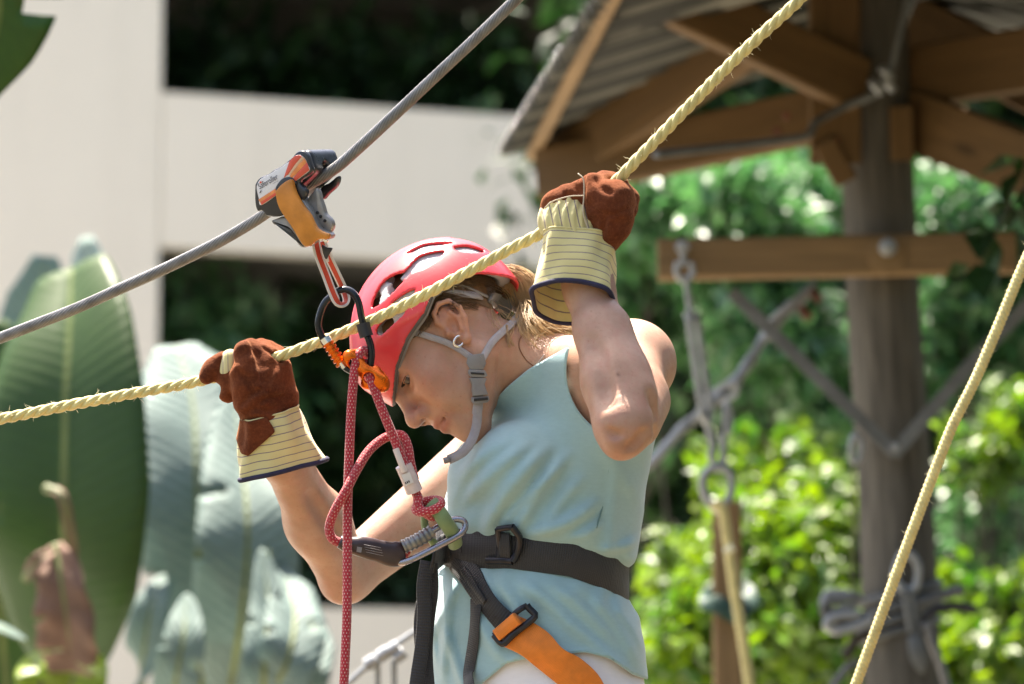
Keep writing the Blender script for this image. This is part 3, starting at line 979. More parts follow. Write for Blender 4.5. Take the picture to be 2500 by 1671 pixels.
# unseen leaf crowns right of and behind the camera, added to block sky light
q = rng.normal(size=(4200, 3)); q /= np.linalg.norm(q, axis=1)[:, None]
ring_ = [((4.4, 5.0, 4.2), (1.7, 2.4, 3.4)), ((4.2, 0.6, 4.0), (1.8, 2.4, 3.3)), ((2.6, -3.8, 4.0), (2.2, 1.7, 3.2)), ((5.2, 9.0, 4.2), (1.8, 2.6, 3.4))]
k_ = rng.integers(0, 4, 4200)
C2 = np.array([r_[0] for r_ in ring_])[k_] + q * np.array([r_[1] for r_ in ring_])[k_] * (rng.random(4200) ** .4)[:, None]
V, F, col = leaf_cloud(np.repeat(C, 3, 0) + rng.normal(size=(len(C) * 3, 3)) * 0.12, 0.17, rng, 0.5, 0.4)
V2, F2, col2 = leaf_cloud(np.repeat(C2, 2, 0) + rng.normal(size=(len(C2) * 2, 3)) * 0.2, 0.32, rng, 0.55, 0.4)
V, F, col = np.concatenate([V, V2]), np.concatenate([F, F2 + len(V)]), np.concatenate([col, col2])
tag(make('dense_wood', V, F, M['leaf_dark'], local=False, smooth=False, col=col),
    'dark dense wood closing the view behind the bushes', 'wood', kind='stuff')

# ---------------------------------------------------------------- banana plants
def banana_leaf(name, parent, rib, half, mat, face=(0, -1, 0.15), fold=0.25, n=40, tears=(), tipsharp=1.0, wave=0.0, seed=0, prof=None, left=1.0, right=1.0):
    """rib: list of world points base to tip; half: greatest half width; face: the way the upper side looks"""
    rng = np.random.default_rng(seed)
    P = spline(np.array(rib), n)
    T, N, B = frames(P, np.broadcast_to(np.asarray(face, float), (n, 3)))
    s = np.linspace(0, 1, n)
    if prof is None:
        w = np.sin(np.pi * np.clip(s, 0, 1) ** 0.75) ** 0.55 * half
        w = np.maximum(w, 0.004)
    else:
        w = np.interp(s, [p[0] for p in prof], [p[1] for p in prof]) * half
    cols = np.linspace(-1, 1, 11)
    V, UV = [], []
    ln = np.linalg.norm(np.diff(P, axis=0), axis=1).sum()
    for i in range(n):
        for c in cols:
            ww = w[i] * (left if c < 0 else right)
            z = fold * abs(c) * ww * (1 - 0.35 * abs(c)) + wave * ww * abs(c) * math.sin(s[i] * 23 + c * 2 + seed)
            z -= 0.10 * ww * abs(c) ** 3
            V.append(P[i] + B[i] * c * ww + N[i] * z - T[i] * 0.0)
            UV.append((c, s[i] * ln))
    F = []
    nc = len(cols)
    for i in range(n - 1):
        for k in range(nc - 1):
            c = (cols[k] + cols[k + 1]) / 2
            skip = False
            for (sd, pos, wid) in tears:
                if (c > 0) == (sd > 0) and abs(c) > 0.25 and abs(s[i] - pos) < wid * abs(c): skip = True
            if not skip: F.append([i * nc + k, i * nc + k + 1, (i + 1) * nc + k + 1, (i + 1) * nc + k])
    o = make(name, V, F, mat, parent, local=False, uv=UV)
    md = o.modifiers.new('thick', 'SOLIDIFY'); md.thickness = 0.0015
    R = tube(P, np.linspace(0.012, 0.003, n), 6)
    make('midrib', R[0] - np.repeat(N, 6, 0) * 0.004, R[1], M['stem'], o, local=False)
    return o
def A(px, py, t): return at(px, py, t)

bp1 = thing('banana_plant', 'banana plant with a broad upright green leaf at the left edge', 'plant', foot(120, 9.4))
st = spline(np.array([foot(120, 9.4), A(130, 1800, 9.4), A(135, 1650, 9.35)]), 16)
V, F, UV = tube(st, np.linspace(0.10, 0.035, 16), 12); make('stem', V, F, M['stem'], bp1, local=False, uv=UV)
banana_leaf('leaf', bp1, [A(150, 1720, 9.2), A(150, 1560, 9.1), A(155, 1300, 9.0), A(160, 1000, 9.05), A(170, 800, 9.15), A(175, 655, 9.3)], 0.235, M['banana'],
            face=(-.35, -1, 0.05), fold=0.22, prof=[(0, .15), (.08, .35), (.16, .62), (.3, .9), (.48, 1.0), (.66, .92), (.82, .74), (.93, .56), (.985, .46), (1, .40)], seed=1, tears=((-1, .42, .012),))
banana_leaf('leaf', bp1, [A(20, 1750, 9.9), A(-10, 1300, 9.8), A(0, 1000, 9.9), A(10, 780, 10.0)], 0.24, M['banana'], face=(0.5, -1, .1), fold=0.3, seed=2, tears=((1, .6, .015), (1, .35, .01)))
banana_leaf('leaf', bp1, [A(180, 1500, 10.4), A(200, 1000, 10.4), A(215, 750, 10.5), A(212, 578, 10.6)], 0.075, M['banana_pale'], face=(-.2, -1, .2), seed=3, prof=[(0, .6), (.5, 1), (.8, .9), (.95, .6), (1, .25)])
banana_leaf('leaf', bp1, [A(60, 1300, 10.6), A(70, 900, 10.6), A(100, 720, 10.6), A(110, 625, 10.6)], 0.12, M['banana_pale'], face=(.3, -1, .3), seed=4, prof=[(0, .6), (.5, 1), (.85, .8), (1, .3)])
banana_leaf('leaf', bp1, [A(150, 1760, 8.9), A(170, 1690, 8.8), A(185, 1640, 8.8), A(215, 1585, 8.9)], 0.09, M['banana_lime'], face=(0, -1, .3), fold=0.4, seed=5)
banana_leaf('leaf', bp1, [A(100, 1760, 8.8), A(100, 1690, 8.8), A(95, 1640, 8.8), A(70, 1600, 8.9)], 0.06, M['banana_lime'], face=(0, -1, .3), fold=0.4, seed=6)
tag(banana_leaf('dead_leaf', bp1, [A(135, 1330, 8.75), A(150, 1420, 8.7), A(165, 1530, 8.7), A(178, 1640, 8.75)], 0.078, M['dead_leaf'], face=(-.3, -1, .0), fold=0.5, wave=0.12, seed=7,
                prof=[(0, .25), (.2, .7), (.6, 1), (.9, .95), (1, .7)], tears=((1, .8, .03), (-1, .9, .04), (1, .55, .02))), 'withered brown hanging leaf')
banana_leaf('dead_leaf', bp1, [A(110, 1190, 8.75), A(150, 1210, 8.7), A(170, 1290, 8.7), A(190, 1400, 8.72)], 0.014, M['dead_leaf'], face=(0, -1, .3), fold=0.3, wave=0.1, seed=8)
banana_leaf('dead_leaf', bp1, [A(60, 1415, 8.75), A(95, 1370, 8.7), A(140, 1340, 8.75)], 0.020, M['dead_leaf'], face=(0, -1, .3), fold=0.6, seed=9)
tag(banana_leaf('leaf', bp1, [A(-120, 1540, 8.7), A(-30, 1525, 8.7), A(65, 1562, 8.7)], 0.05, M['banana_pale'], face=(0.1, -.25, 1), fold=0.2, seed=10), 'pale leaf tip catching the sky')

bp2 = thing('banana_plant', 'banana plant with glossy pale leaves below the left glove', 'plant', foot(520, 9.9))
st = spline(np.array([foot(520, 9.9), A(500, 1900, 9.9), A(490, 1640, 9.85)]), 16)
V, F, UV = tube(st, np.linspace(0.11, 0.04, 16), 12); make('stem', V, F, M['stem'], bp2, local=False, uv=UV)
banana_leaf('leaf', bp2, [A(490, 1700, 9.7), A(485, 1500, 9.6), A(480, 1200, 9.6), A(470, 980, 9.75), A(430, 845, 9.9)], 0.165, M['banana_pale'],
            face=(.15, -.95, .35), fold=0.2, wave=0.06, seed=11, prof=[(0, .3), (.15, .6), (.4, .95), (.7, 1), (.9, .75), (1, .35)], tears=((1, .55, .012), (-1, .3, .012), (1, .35, .012), (-1, .5, .010), (-1, .68, .012), (1, .75, .01)))
banana_leaf('leaf', bp2, [A(560, 1700, 9.5), A(590, 1500, 9.4), A(605, 1300, 9.4), A(590, 1120, 9.55), A(570, 960, 9.7)], 0.135, M['banana_pale'],
            face=(.1, -.95, .4), fold=0.25, wave=0.07, seed=12, tears=((1, .5, .014), (-1, .62, .014), (1, .3, .014), (-1, .4, .012), (1, .7, .014)))
banana_leaf('leaf', bp2, [A(640, 1720, 9.2), A(700, 1620, 9.1), A(720, 1500, 9.2), A(690, 1380, 9.4)], 0.08, M['banana_pale'], face=(.3, -.9, .4), fold=0.3, wave=.1, seed=13, tears=((1, .5, .03), (-1, .4, .02)))
banana_leaf('leaf', bp2, [A(330, 1760, 9.6), A(350, 1600, 9.5), A(370, 1480, 9.5), A(400, 1400, 9.6)], 0.06, M['banana_pale'], face=(0, -.6, .8), fold=0.3, seed=14)
banana_leaf('leaf', bp2, [A(640, 1760, 9.2), A(645, 1620, 9.1), A(655, 1480, 9.2), A(640, 1340, 9.3)], 0.055, M['banana_pale'], face=(.2, -.95, .25), fold=0.25, wave=.06, seed=15, tears=((1, .4, .02), (-1, .55, .02), (1, .7, .02)))
banana_leaf('leaf', bp2, [A(420, 1780, 9.2), A(430, 1660, 9.1), A(448, 1560, 9.1), A(455, 1450, 9.2)], 0.065, M['banana_pale'], face=(-.2, -.95, .25), fold=0.25, wave=.06, seed=16, tears=((1, .5, .03), (-1, .6, .02)))
banana_leaf('leaf', bp2, [A(640, 1560, 9.3), A(660, 1450, 9.3), A(655, 1380, 9.35), A(650, 1330, 9.4)], 0.022, M['banana'], face=(-.8, -.6, .1), fold=0.2, seed=17)
banana_leaf('leaf', bp2, [A(740, 1760, 9.3), A(760, 1640, 9.3), A(770, 1560, 9.4), A(740, 1470, 9.5)], 0.05, M['banana_pale'], face=(.2, -.9, .4), fold=0.3, wave=.1, seed=18)

bp3 = thing('banana_plant', 'tall banana plant whose torn dark leaf hangs in the upper left corner', 'plant', foot(-900, 7.6))
st = spline(np.array([foot(-900, 7.6), A(-880, 600, 7.6), A(-700, -350, 7.5)]), 20)
V, F, UV = tube(st, np.linspace(0.11, 0.04, 20), 12); make('stem', V, F, M['stem'], bp3, local=False, uv=UV)
banana_leaf('leaf', bp3, [A(-700, -350, 7.5), A(-420, -360, 7.3), A(-60, -200, 7.2), A(0, 0, 7.2), A(-50, 260, 7.25)], 0.175, M['banana'], face=(.05, -1, .1), fold=0.12, seed=19,
            prof=[(0, .3), (.2, .8), (.5, 1.05), (.75, .8), (.9, .45), (1, .1)], tears=((1, .62, .022), (1, .71, .016), (-1, .62, .022), (-1, .71, .016), (1, .80, .014), (-1, .80, .014)))
# ================================================================== TIMBER SHELTER AND ITS HARDWARE
sh = thing('timber_shelter', 'timber shelter with pine rafters and corrugated roof on a weathered pole', 'shelter', foot(2200, 8.6))
# weathered pole
PB = np.array(foot(2228, 8.62)); P1 = A(2200, 1480, 8.6); P2 = A(2155, 690, 8.6); P3 = A(2118, -120, 8.6)
pp = spline(np.array([PB, P1, P2, P3]), 60)
V, F, UV = tube(pp, np.linspace(0.095, 0.082, 60), 28)
ang = UV[:, 0] * 2 * np.pi
k = 1 + 0.03 * np.sin(ang * 3 + UV[:, 1] * 1.3) + 0.02 * np.sin(ang * 11 + np.sin(UV[:, 1] * 3)) + 0.02 * np.sin(ang * 19 + 1)
V = np.repeat(pp, 28, 0) + (V - np.repeat(pp, 28, 0)) * k[:, None]
UV[:, 0] *= 0.5
make('pole', V, F, M['pole'], sh, local=False, uv=UV)
# crossbeam, its rounded boss and bolt
beam('crossbeam', A(1606, 636, 8.44), A(2478, 618, 8.44), 0.05, 0.094, M['pine_light'], sh, ch=0.008)
def disc(name, c, n, r, th, mat, parent, seg=24, bev=0.003):
    n = unit(n); x = unit(np.cross(n, [0.1, 0.2, 1])); y = np.cross(n, x)
    a = np.linspace(0, 2 * np.pi, seg, endpoint=False)
    P = np.asarray(c) + r * (np.cos(a)[:, None] * x + np.sin(a)[:, None] * y)
    V, F = plate(P, n, th, bev)
    return make(name, V, F, mat, parent, local=False, autosmooth=40)
toc = -AX_F
disc('boss', A(2166, 622, 8.405), toc, 0.045, 0.018, M['pine_light'], sh)
b = disc('bolt', A(2168, 604, 8.385), toc, 0.021, 0.012, M['galv'], sh, 16)
disc('nut', A(2168, 604, 8.372), toc, 0.012, 0.012, M['galv'], b, 6)
# steel V straps on the pole
for P in ([A(1785, 712, 8.47), A(1990, 915, 8.47), A(2188, 1108, 8.47)], [A(2560, 690, 8.47), A(2380, 880, 8.47), A(2182, 1110, 8.462)]):
    V, F, UV = ribbon(spline(np.array(P), 12), 0.030, 0.006, toc)
    make('steel_strap', V, F, M['galv_dull'], sh, local=False, uv=UV, smooth=False)
disc('strap_bolt', A(2186, 1092, 8.455), toc, 0.010, 0.01, M['galv'], sh, 10)
# roof: sheets fall left and right from a ridge over the pole; the eave runs towards the lens
E1, E2 = A(1222, 372, 9.35), A(1446, 0, 7.72)
ed = unit((E2 - E1) * [1, 1, 0])
E0 = E1 - ed * 0.02
ridge_x = A(2150, -200, 8.6)[0]
def roof_sheet(name, org, along, n_len, slope, mat='roof_clear'):
    """corrugated: waves counted along 'along', ridges run along slope"""
    nrm = unit(np.cross(along, slope)); nrm = nrm if nrm[2] > 0 else -nrm
    wl = 0.076
    m = int(n_len / wl * 10)
    s = np.linspace(0, n_len, m)
    V, F, UV = [], [], []
    for k in range(2):
        for i in range(m):
            UV.append((s[i] / wl, k))
            V.append(org + along * s[i] + slope * k + nrm * 0.015 * math.cos(s[i] / wl * 2 * math.pi))
    for i in range(m - 1): F.append([i, i + 1, m + i + 1, m + i])
    o = make(name, V, F, M[mat], sh, local=False, uv=UV)
    md = o.modifiers.new('thick', 'SOLIDIFY'); md.thickness = 0.0012; md.offset = 0
    return o
rise = 0.30; run = ridge_x - E0[0]
slopeL = np.array([run, run * 0.10, rise])
roof_sheet('roof_sheet', E0, ed, 1.216, slopeL)
roof_sheet('roof_sheet', E0 + ed * 1.218, ed, 1.216, slopeL + np.array([0, 0, .0005]))
RR = E0 + slopeL + np.array([0.0, 0, 0.0])
slopeR = np.array([0.95, 0.05, -0.28])
roof_sheet('roof_sheet', RR, ed, 1.216, slopeR, 'roof_metal')
roof_sheet('roof_sheet', RR + ed * 1.218, ed, 1.216, slopeR, 'roof_metal')
for i in range(17):  # small silver beads added along the eave to make sun glints
    s_ = i * .076
    c_ = E0 + ed * s_ + np.array([-.006, 0, .006])
    th_, ph_ = np.meshgrid(np.linspace(0, np.pi, 7), np.linspace(0, 2 * np.pi, 10, endpoint=False), indexing='ij')
    Vs = c_ + .0038 * np.stack([np.sin(th_) * np.cos(ph_), np.sin(th_) * np.sin(ph_), np.cos(th_)], -1).reshape(-1, 3)
    make('glint_bead', Vs, [[a * 10 + k, a * 10 + (k + 1) % 10, (a + 1) * 10 + (k + 1) % 10, (a + 1) * 10 + k] for a in range(6) for k in range(10)], M['silver'], sh, local=False)
# fascia along the eave, rafters, ties
f0, f1 = A(1311, 356, 9.32), A(1500, -10, 7.78)
fd = unit(f1 - f0)
beam('fascia_board', f0 - fd * 0.02, f1 + fd * 0.4, 0.034, 0.075, M['pine_light'], sh, up=(0.5, 0, 1))
beam('rafter', A(1322, 428, 9.2), A(2090, 262, 8.70), 0.048, 0.128, M['pine'], sh)
beam('rafter', A(1340, 420, 9.3), A(1880, 60, 8.55), 0.048, 0.135, M['pine'], sh)
beam('rafter', A(1560, -45, 8.2), A(2100, 212, 8.48), 0.05, 0.130, M['pine'], sh)
beam('tie_beam', A(2230, 190, 8.62), A(2640, 125, 8.3), 0.05, 0.145, M['pine'], sh)
beam('rafter', A(2220, 290, 8.60), A(2640, 455, 8.1), 0.05, 0.140, M['pine'], sh)
beam('rafter', A(2230, 60, 8.9), A(2600, 240, 8.6), 0.05, 0.14, M['pine'], sh)
beam('ridge_beam', A(2135, -170, 6.6), A(2135, -60, 9.8), 0.05, 0.14, M['pine'], sh)
beam('cleat', A(2036, -160, 8.50), A(2040, 400, 8.50), 0.04, 0.118, M['pine'], sh, up=(1, 0, 0))
beam('cleat', A(2200, 262, 8.51), A(2203, 392, 8.51), 0.04, 0.055, M['pine'], sh, up=(1, 0, 0))
beam('brace', A(2010, 345, 8.47), A(2065, 440, 8.50), 0.04, 0.055, M['pine'], sh, up=(1, 0, 0))
for (x, y) in ((2225 - 305, 283), (1897, 320), (2040, 345)):
    disc('bolt', A(x, y, 8.36 if x < 2000 else 8.465), toc, 0.010, 0.01, M['rust'], sh, 10)

# ---- cable stapled under the roof
cb = MB()
pth = spline(np.array([A(1600, 378, 8.0), A(1800, 355, 8.2), A(1965, 333, 8.33), A(1990, 300, 8.36), A(2060, 262, 8.42), A(2140, 228, 8.42), A(2172, 180, 8.4), A(2195, 90, 8.4), A(2225, -40, 8.4)]), 60)
cbl = thing('shelter_cable', 'grey cable running along the rafter and up past the top of the pole', 'cable', pth[0])
V, F, UV = tube(pth, 0.009, 10); make('cable', V, F, M['galv_dull'], cbl, local=False, uv=UV)
for (x, y) in ((2165, 180), (2140, 212), (2168, 205)):
    V, F, UV = tube(spline(np.array([A(x - 12, y - 12, 8.385), A(x, y, 8.37), A(x + 10, y + 13, 8.385)]), 8), 0.011, 8)
    make('clamp', V, F, M['galv'], cbl, local=False)

# ---- turnbuckle hanging from the crossbeam
tbk = thing('turnbuckle', 'galvanised turnbuckle hanging from the left end of the crossbeam', 'turnbuckle', A(1752, 1250, 8.3))
def tp(name, pts, r, mat, parent, t=None, n=8, closed=False, k=None, flat=1.0):
    P = np.array([A(p[0], p[1], p[2] if len(p) > 2 else t) for p in pts])
    P = spline(P, k or max(8, len(pts) * 6), closed)
    V, F, UV = tube(P, r, n, closed=closed, flat=flat)
    return make(name, V, F, mat, parent, local=False, uv=UV)
tp('eye_bolt', [(1667, 600), (1668, 625), (1670, 650)], 0.008, M['galv'], tbk, 8.38)
disc('nut', A(1667, 603, 8.37), toc, 0.017, 0.02, M['galv'], tbk, 6)
tp('shackle', [(1655, 640), (1652, 665), (1664, 684), (1680, 684), (1692, 662), (1686, 640)], 0.0075, M['galv'], tbk, 8.33, closed=False)
tp('rod', [(1673, 672), (1680, 720), (1686, 775)], 0.0075, M['galv'], tbk, 8.33)
tp('frame_bar', [(1680, 770), (1692, 850), (1706, 950), (1717, 1022)], 0.0085, M['galv'], tbk, 8.315)
tp('frame_bar', [(1700, 765), (1712, 845), (1726, 945), (1738, 1015)], 0.0080, M['galv'], tbk, 8.34)
for (x, y) in ((1686, 772), (1724, 1020)):
    tp('end_block', [(x - 8, y - 12), (x, y), (x + 8, y + 13)], 0.014, M['galv'], tbk, 8.325)
tp('rod', [(1724, 1020), (1736, 1070), (1744, 1110)], 0.0085, M['galv'], tbk, 8.33)
tp('shackle', [(1734, 1100), (1741, 1130), (1752, 1146), (1764, 1128), (1766, 1080), (1760, 1060)], 0.009, M['galv'], tbk, 8.31)
tp('link', [(1777, 985), (1784, 1020), (1782, 1055), (1772, 1050), (1771, 1010)], 0.0065, M['galv'], tbk, 8.40, closed=True)
tp('thimble', [(1751, 1140), (1722, 1155), (1715, 1190), (1732, 1228), (1752, 1246), (1775, 1222), (1788, 1185), (1778, 1152)], 0.0095, M['galv'], tbk, 8.30, closed=True, k=40)

hr = thing('hanging_rope', 'thin yellow rope hanging from the thimble below the turnbuckle', 'rope', A(1835, 1700, 8.28))
P = spline(np.array([A(1742, 1240, 8.29), A(1762, 1235, 8.28), A(1778, 1330, 8.28), A(1795, 1450, 8.28), A(1815, 1570, 8.28), A(1835, 1700, 8.28), A(1862, 1850, 8.28)]), 60)
for V, F, UV in laid_rope(P, 0.013, 3, 0.042, 0.0072, 0.006):
    make('strand', V, F, M['yellow_rope'], hr, local=False, uv=UV)
tp('whipping', [(1772, 1350), (1790, 1335)], 0.009, M['fuzz'], hr, 8.265)

# ---- knotted wire stay
ws = thing('wire_stay', 'knotted grey wire stay slanting from the shoulder up to the crossbeam', 'cable', A(1590, 1125, 8.9))
P = spline(np.array([A(1480, 1215, 8.7), A(1592, 1128, 8.7), A(1660, 1052, 8.7), A(1712, 1012, 8.72), A(1748, 975, 8.74), A(1790, 938, 8.76), A(1832, 880, 8.78), A(1872, 815, 8.8), A(1920, 765, 8.82), A(1985, 700, 8.85)]), 90)
r = 0.010 + 0.004 * np.abs(np.sin(np.linspace(0, 22, 90)))
V, F, UV = tube(P, r, 10); make('cable', V, F, M['galv'], ws, local=False, uv=UV)
for (x0, y0, x1, y1, rr) in ((1738, 985, 1762, 960, .017), (1780, 945, 1802, 925, .016), (1868, 830, 1878, 800, .014)):
    tp('clamp', [(x0, y0), ((x0 + x1) / 2 + 4, (y0 + y1) / 2 - 3), (x1, y1)], rr, M['galv'], ws, 8.74)
tp('loose_end', [(1690, 1030, 8.7), (1735, 960, 8.68), (1790, 935, 8.66), (1800, 960, 8.66), (1760, 985, 8.68)], 0.006, M['galv'], ws)
tp('loose_end', [(1872, 790, 8.78), (1930, 740, 8.76), (1990, 690, 8.78)], 0.007, M['galv'], ws)
for (x, y) in ((1965, 765), (1990, 720)):
    tp('shackle_pin', [(x - 8, y + 6), (x + 8, y - 6)], 0.020, M['rust'], ws, 8.8)

# ---- timber stake with a green strap
V, F = beam_geo(A(1772, 1226, 8.95), A(1782, 2200, 8.95), 0.062, 0.040, up=(0, 1, 0), ch=0.008)
sk = thing('timber_stake', 'pale timber stake with a dark green strap behind the hanging rope', 'stake', (A(1782, 2200, 8.95)[0], A(1782, 2200, 8.95)[1], 0))
beam('stake', A(1774, 1226, 8.95), (sk.location[0], sk.location[1], 0.0), 0.070, 0.045, M['pine_light'], sk, up=(0, 1, 0), ch=0.008)
V, F, UV = ribbon(spline(np.array([A(1728, 1470, 8.90), A(1760, 1480, 8.87), A(1795, 1500, 8.87), A(1826, 1470, 8.92), A(1815, 1440, 8.99), A(1745, 1450, 8.99)]), 30, True), 0.045, 0.003, AX_U * 0.1 + toc, closed=True)
make('strap', V, F, M['green_strap'], sk, local=False, uv=UV)
tp('knot', [(1790, 1490), (1810, 1500), (1816, 1530), (1798, 1512)], 0.012, M['green_strap'], sk, 8.86, closed=True)

# ---- wire ropes wrapped round the foot of the pole
wr = thing('wrapped_cables', 'dark wire ropes wrapped round the pole with loose coiled ends', 'cable', A(2200, 1560, 8.6))
for i, (y0, tilt, rr) in enumerate(((1450, -26, .011), (1478, -34, .012), (1508, -40, .011), (1540, -30, .010))):
    a = np.linspace(0, 2 * np.pi, 34, endpoint=False)
    P = np.array([A(2196 + 96 * math.cos(q), y0 + tilt * math.cos(q) * 0.9, 8.6 - 0.098 * math.sin(q)) for q in a])
    V, F, UV = tube(P, rr, 8, closed=True)
    make('wire_turn', V, F, M['galv_dull'], wr, local=False, uv=UV)
tp('coil', [(2115, 1470), (2070, 1452), (2025, 1450), (2010, 1475), (2030, 1490), (2080, 1480), (2104, 1462)], 0.010, M['galv'], wr, 8.5, k=40)
tp('coil', [(2120, 1500), (2060, 1520), (2020, 1505), (2012, 1478), (2045, 1465), (2095, 1455)], 0.010, M['galv_dull'], wr, 8.48, k=40)
tp('coil', [(2130, 1510), (2085, 1530), (2040, 1540), (2018, 1525), (2040, 1505), (2100, 1500)], 0.011, M['galv'], wr, 8.46, k=40)
tp('cable_end', [(2240, 1475), (2290, 1455), (2350, 1440)], 0.013, M['galv_dull'], wr, 8.5)
tp('hose', [(2256, 1530), (2262, 1505), (2290, 1488), (2335, 1480), (2385, 1490)], 0.011, M['blk_rubber'], wr, 8.46, k=30)
tp('cable_end', [(2258, 1520), (2275, 1570), (2295, 1620), (2315, 1690), (2340, 1790)], 0.011, M['steel'], wr, 8.45, k=30)
tp('branch', [(2060, 1605), (2095, 1560), (2130, 1545)], 0.012, M['bark'], wr, 8.5)
tp('branch', [(2030, 1680), (2070, 1630), (2100, 1615)], 0.009, M['galv_dull'], wr, 8.5)
hk = thing('steel_hook', 'steel thimble and hanging webbing tag in front of the wrapped cables', 'hook', A(2250, 1640, 8.44))
tp('thimble', [(2208, 1350), (2186, 1400), (2196, 1432), (2230, 1440), (2242, 1405), (2236, 1370)], 0.010, M['galv'], hk, 8.46, closed=True, k=34)
tp('wire_leg', [(2208, 1440), (2216, 1490), (2226, 1545)], 0.009, M['galv_dull'], hk, 8.45)
tp('wire_leg', [(2222, 1440), (2234, 1500), (2244, 1560)], 0.008, M['galv_dull'], hk, 8.45)
V, F, UV = ribbon(spline(np.array([A(2228, 1550, 8.44), A(2240, 1590, 8.435), A(2252, 1645, 8.44)]), 10), np.array([.022, .030, .036, .038, .040, .040, .038, .030, .018, .006]), 0.006, toc)
make('webbing_tag', V, F, M['galv_dull'], hk, local=False, uv=UV)
# ---- hook on the left of the pole with a thin wire
lw = thing('hanging_wire', 'thin dark wire dropping from a small shackle on the left of the pole', 'wire', A(2085, 1600, 8.5))
tp('shackle', [(2092, 1062), (2104, 1085), (2098, 1122), (2082, 1126), (2078, 1090), (2084, 1066)], 0.0075, M['galv'], lw, 8.5, closed=True, k=30)
tp('wire', [(2084, 1124), (2084, 1300), (2080, 1480), (2078, 1600), (2074, 1800)], 0.004, M['stem'], lw, 8.5)
# ---- big dark leaves in front of the shelter's right corner
rng = np.random.default_rng(51)
sp = thing('overhanging_branch', 'dark leafy twig hanging over the right end of the crossbeam', 'branch', A(2600, 330, 8.1))
pth = spline(np.array([A(2680, 250, 8.15), A(2560, 400, 8.1), A(2470, 500, 8.05), A(2410, 590, 8.05)]), 20)
V, F, UV = tube(pth, np.linspace(.01, .003, 20), 6); make('twig', V, F, M['bark'], sp, local=False)
C = pth[rng.integers(6, 20, 34)] + rng.normal(size=(34, 3)) * 0.03
V, F, col = leaf_cloud(C, 0.10, rng, 0.6, 0.9); make('foliage', V, F, M['leaf_dark'], sp, local=False, smooth=False, col=col)
# ---- rope rail with clamps low on the left of the woman
rl = thing('rope_rail', 'blurred wire rail with clamps low beside the harness', 'rail', A(940, 1700, 6.9))
tp('wire', [(800, 1715), (870, 1650), (930, 1600), (1010, 1545), (1120, 1480)], 0.006, M['galv'], rl, 6.9)
for (x, y) in ((905, 1618), (935, 1598), (960, 1585), (975, 1600)):
    tp('clamp', [(x - 12, y + 8), (x, y), (x + 12, y - 8)], 0.013, M['galv'], rl, 6.88)
for x in (922, 962):
    tp('upright', [(x, 1610), (x, 1700), (x, 1900)], 0.006, M['galv'], rl, 6.9)
# ================================================================== THE WOMAN
# head frame: x forward (face), y up, z to her left (towards the lens); origin midway between the ear canals
def rot2(v, a):
    c, s = math.cos(a), math.sin(a)
    return np.array([v[0] * c - v[1] * s, v[0] * s + v[1] * c, v[2]])
def head_axes(pitch, yaw, roll):
    f, u, s = np.array([-1., 0, 0]), np.array([0, 1., 0]), np.array([0, 0, -1.])
    f1 = f * math.cos(yaw) + s * math.sin(yaw); s1 = s * math.cos(yaw) - f * math.sin(yaw)
    u2 = u * math.cos(roll) - s1 * math.sin(roll); s2 = s1 * math.cos(roll) + u * math.sin(roll)
    return np.stack([rot2(f1, pitch), rot2(u2, pitch), rot2(s2, pitch)])
HX = head_axes(R_(52), R_(20), R_(12))                 # rows: forward, up, side
HO = L(1105, 803, -0.118) - 0.072 * HX[2]
def H(p):
    p = np.asarray(p, float)
    return HO + p @ HX
def Hi(P):
    return (np.asarray(P, float) - HO) @ HX.T

PSI = R_(33)
FW = np.array([-math.cos(PSI), -math.sin(PSI)])        # torso forward in (u,d)
LF = np.array([math.sin(PSI), -math.cos(PSI)])         # torso left in (u,d)
#  py, centre px, front-back half, side half (shirt size, metres)
ROWS = np.array([
    (860, 1395, .030, .060), (895, 1395, .058, .105), (940, 1392, .078, .140), (1000, 1382, .094, .160), (1050, 1370, .104, .160),
    (1100, 1357, .112, .157), (1150, 1346, .119, .154), (1200, 1334, .124, .151), (1250, 1326, .127, .150), (1300, 1318, .126, .149),
    (1340, 1312, .123, .147), (1400, 1302, .121, .147), (1450, 1294, .124, .150), (1500, 1298, .129, .156), (1600, 1312, .134, .164),
    (1700, 1320, .136, .168), (1800, 1322, .134, .166), (1900, 1322, .12, .155)], float)
RV = (835.5 - ROWS[:, 0]) / 1800.0
RU = (ROWS[:, 1] - 1250) / 1800.0
def torso(inset, cd=0.01):
    o = np.argsort(RV)
    def fn(X, Y, Z):
        y = Y + 0 * Y
        cu = np.interp(y, RV[o], RU[o]); a = np.interp(y, RV[o], ROWS[o, 2]) - inset; b = np.interp(y, RV[o], ROWS[o, 3]) - inset
        a = np.maximum(a, .01); b = np.maximum(b, .01)
        f = (X - cu) * FW[0] + (Z - cd) * FW[1]; s = (X - cu) * LF[0] + (Z - cd) * LF[1]
        k0 = np.sqrt((f / a) ** 2 + (s / b) ** 2); k1 = np.sqrt((f / a ** 2) ** 2 + (s / b ** 2) ** 2) + 1e-6
        return np.maximum(k0 * (k0 - 1) / k1, np.maximum(y - RV.max(), RV.min() - y))
    return fn
TLO, THI = np.array([-.22, RV.min(), -.20]), np.array([.28, RV.max(), .22])
SHL = L(1540, 893, -0.135); SHR = L(1205, 1110, 0.150)
ELL = L(1524, 1036, -0.375); WRL = L(1436, 700, -0.255)
ELR = L(846, 1404, 0.075); WRR = L(688, 1108, -0.095)

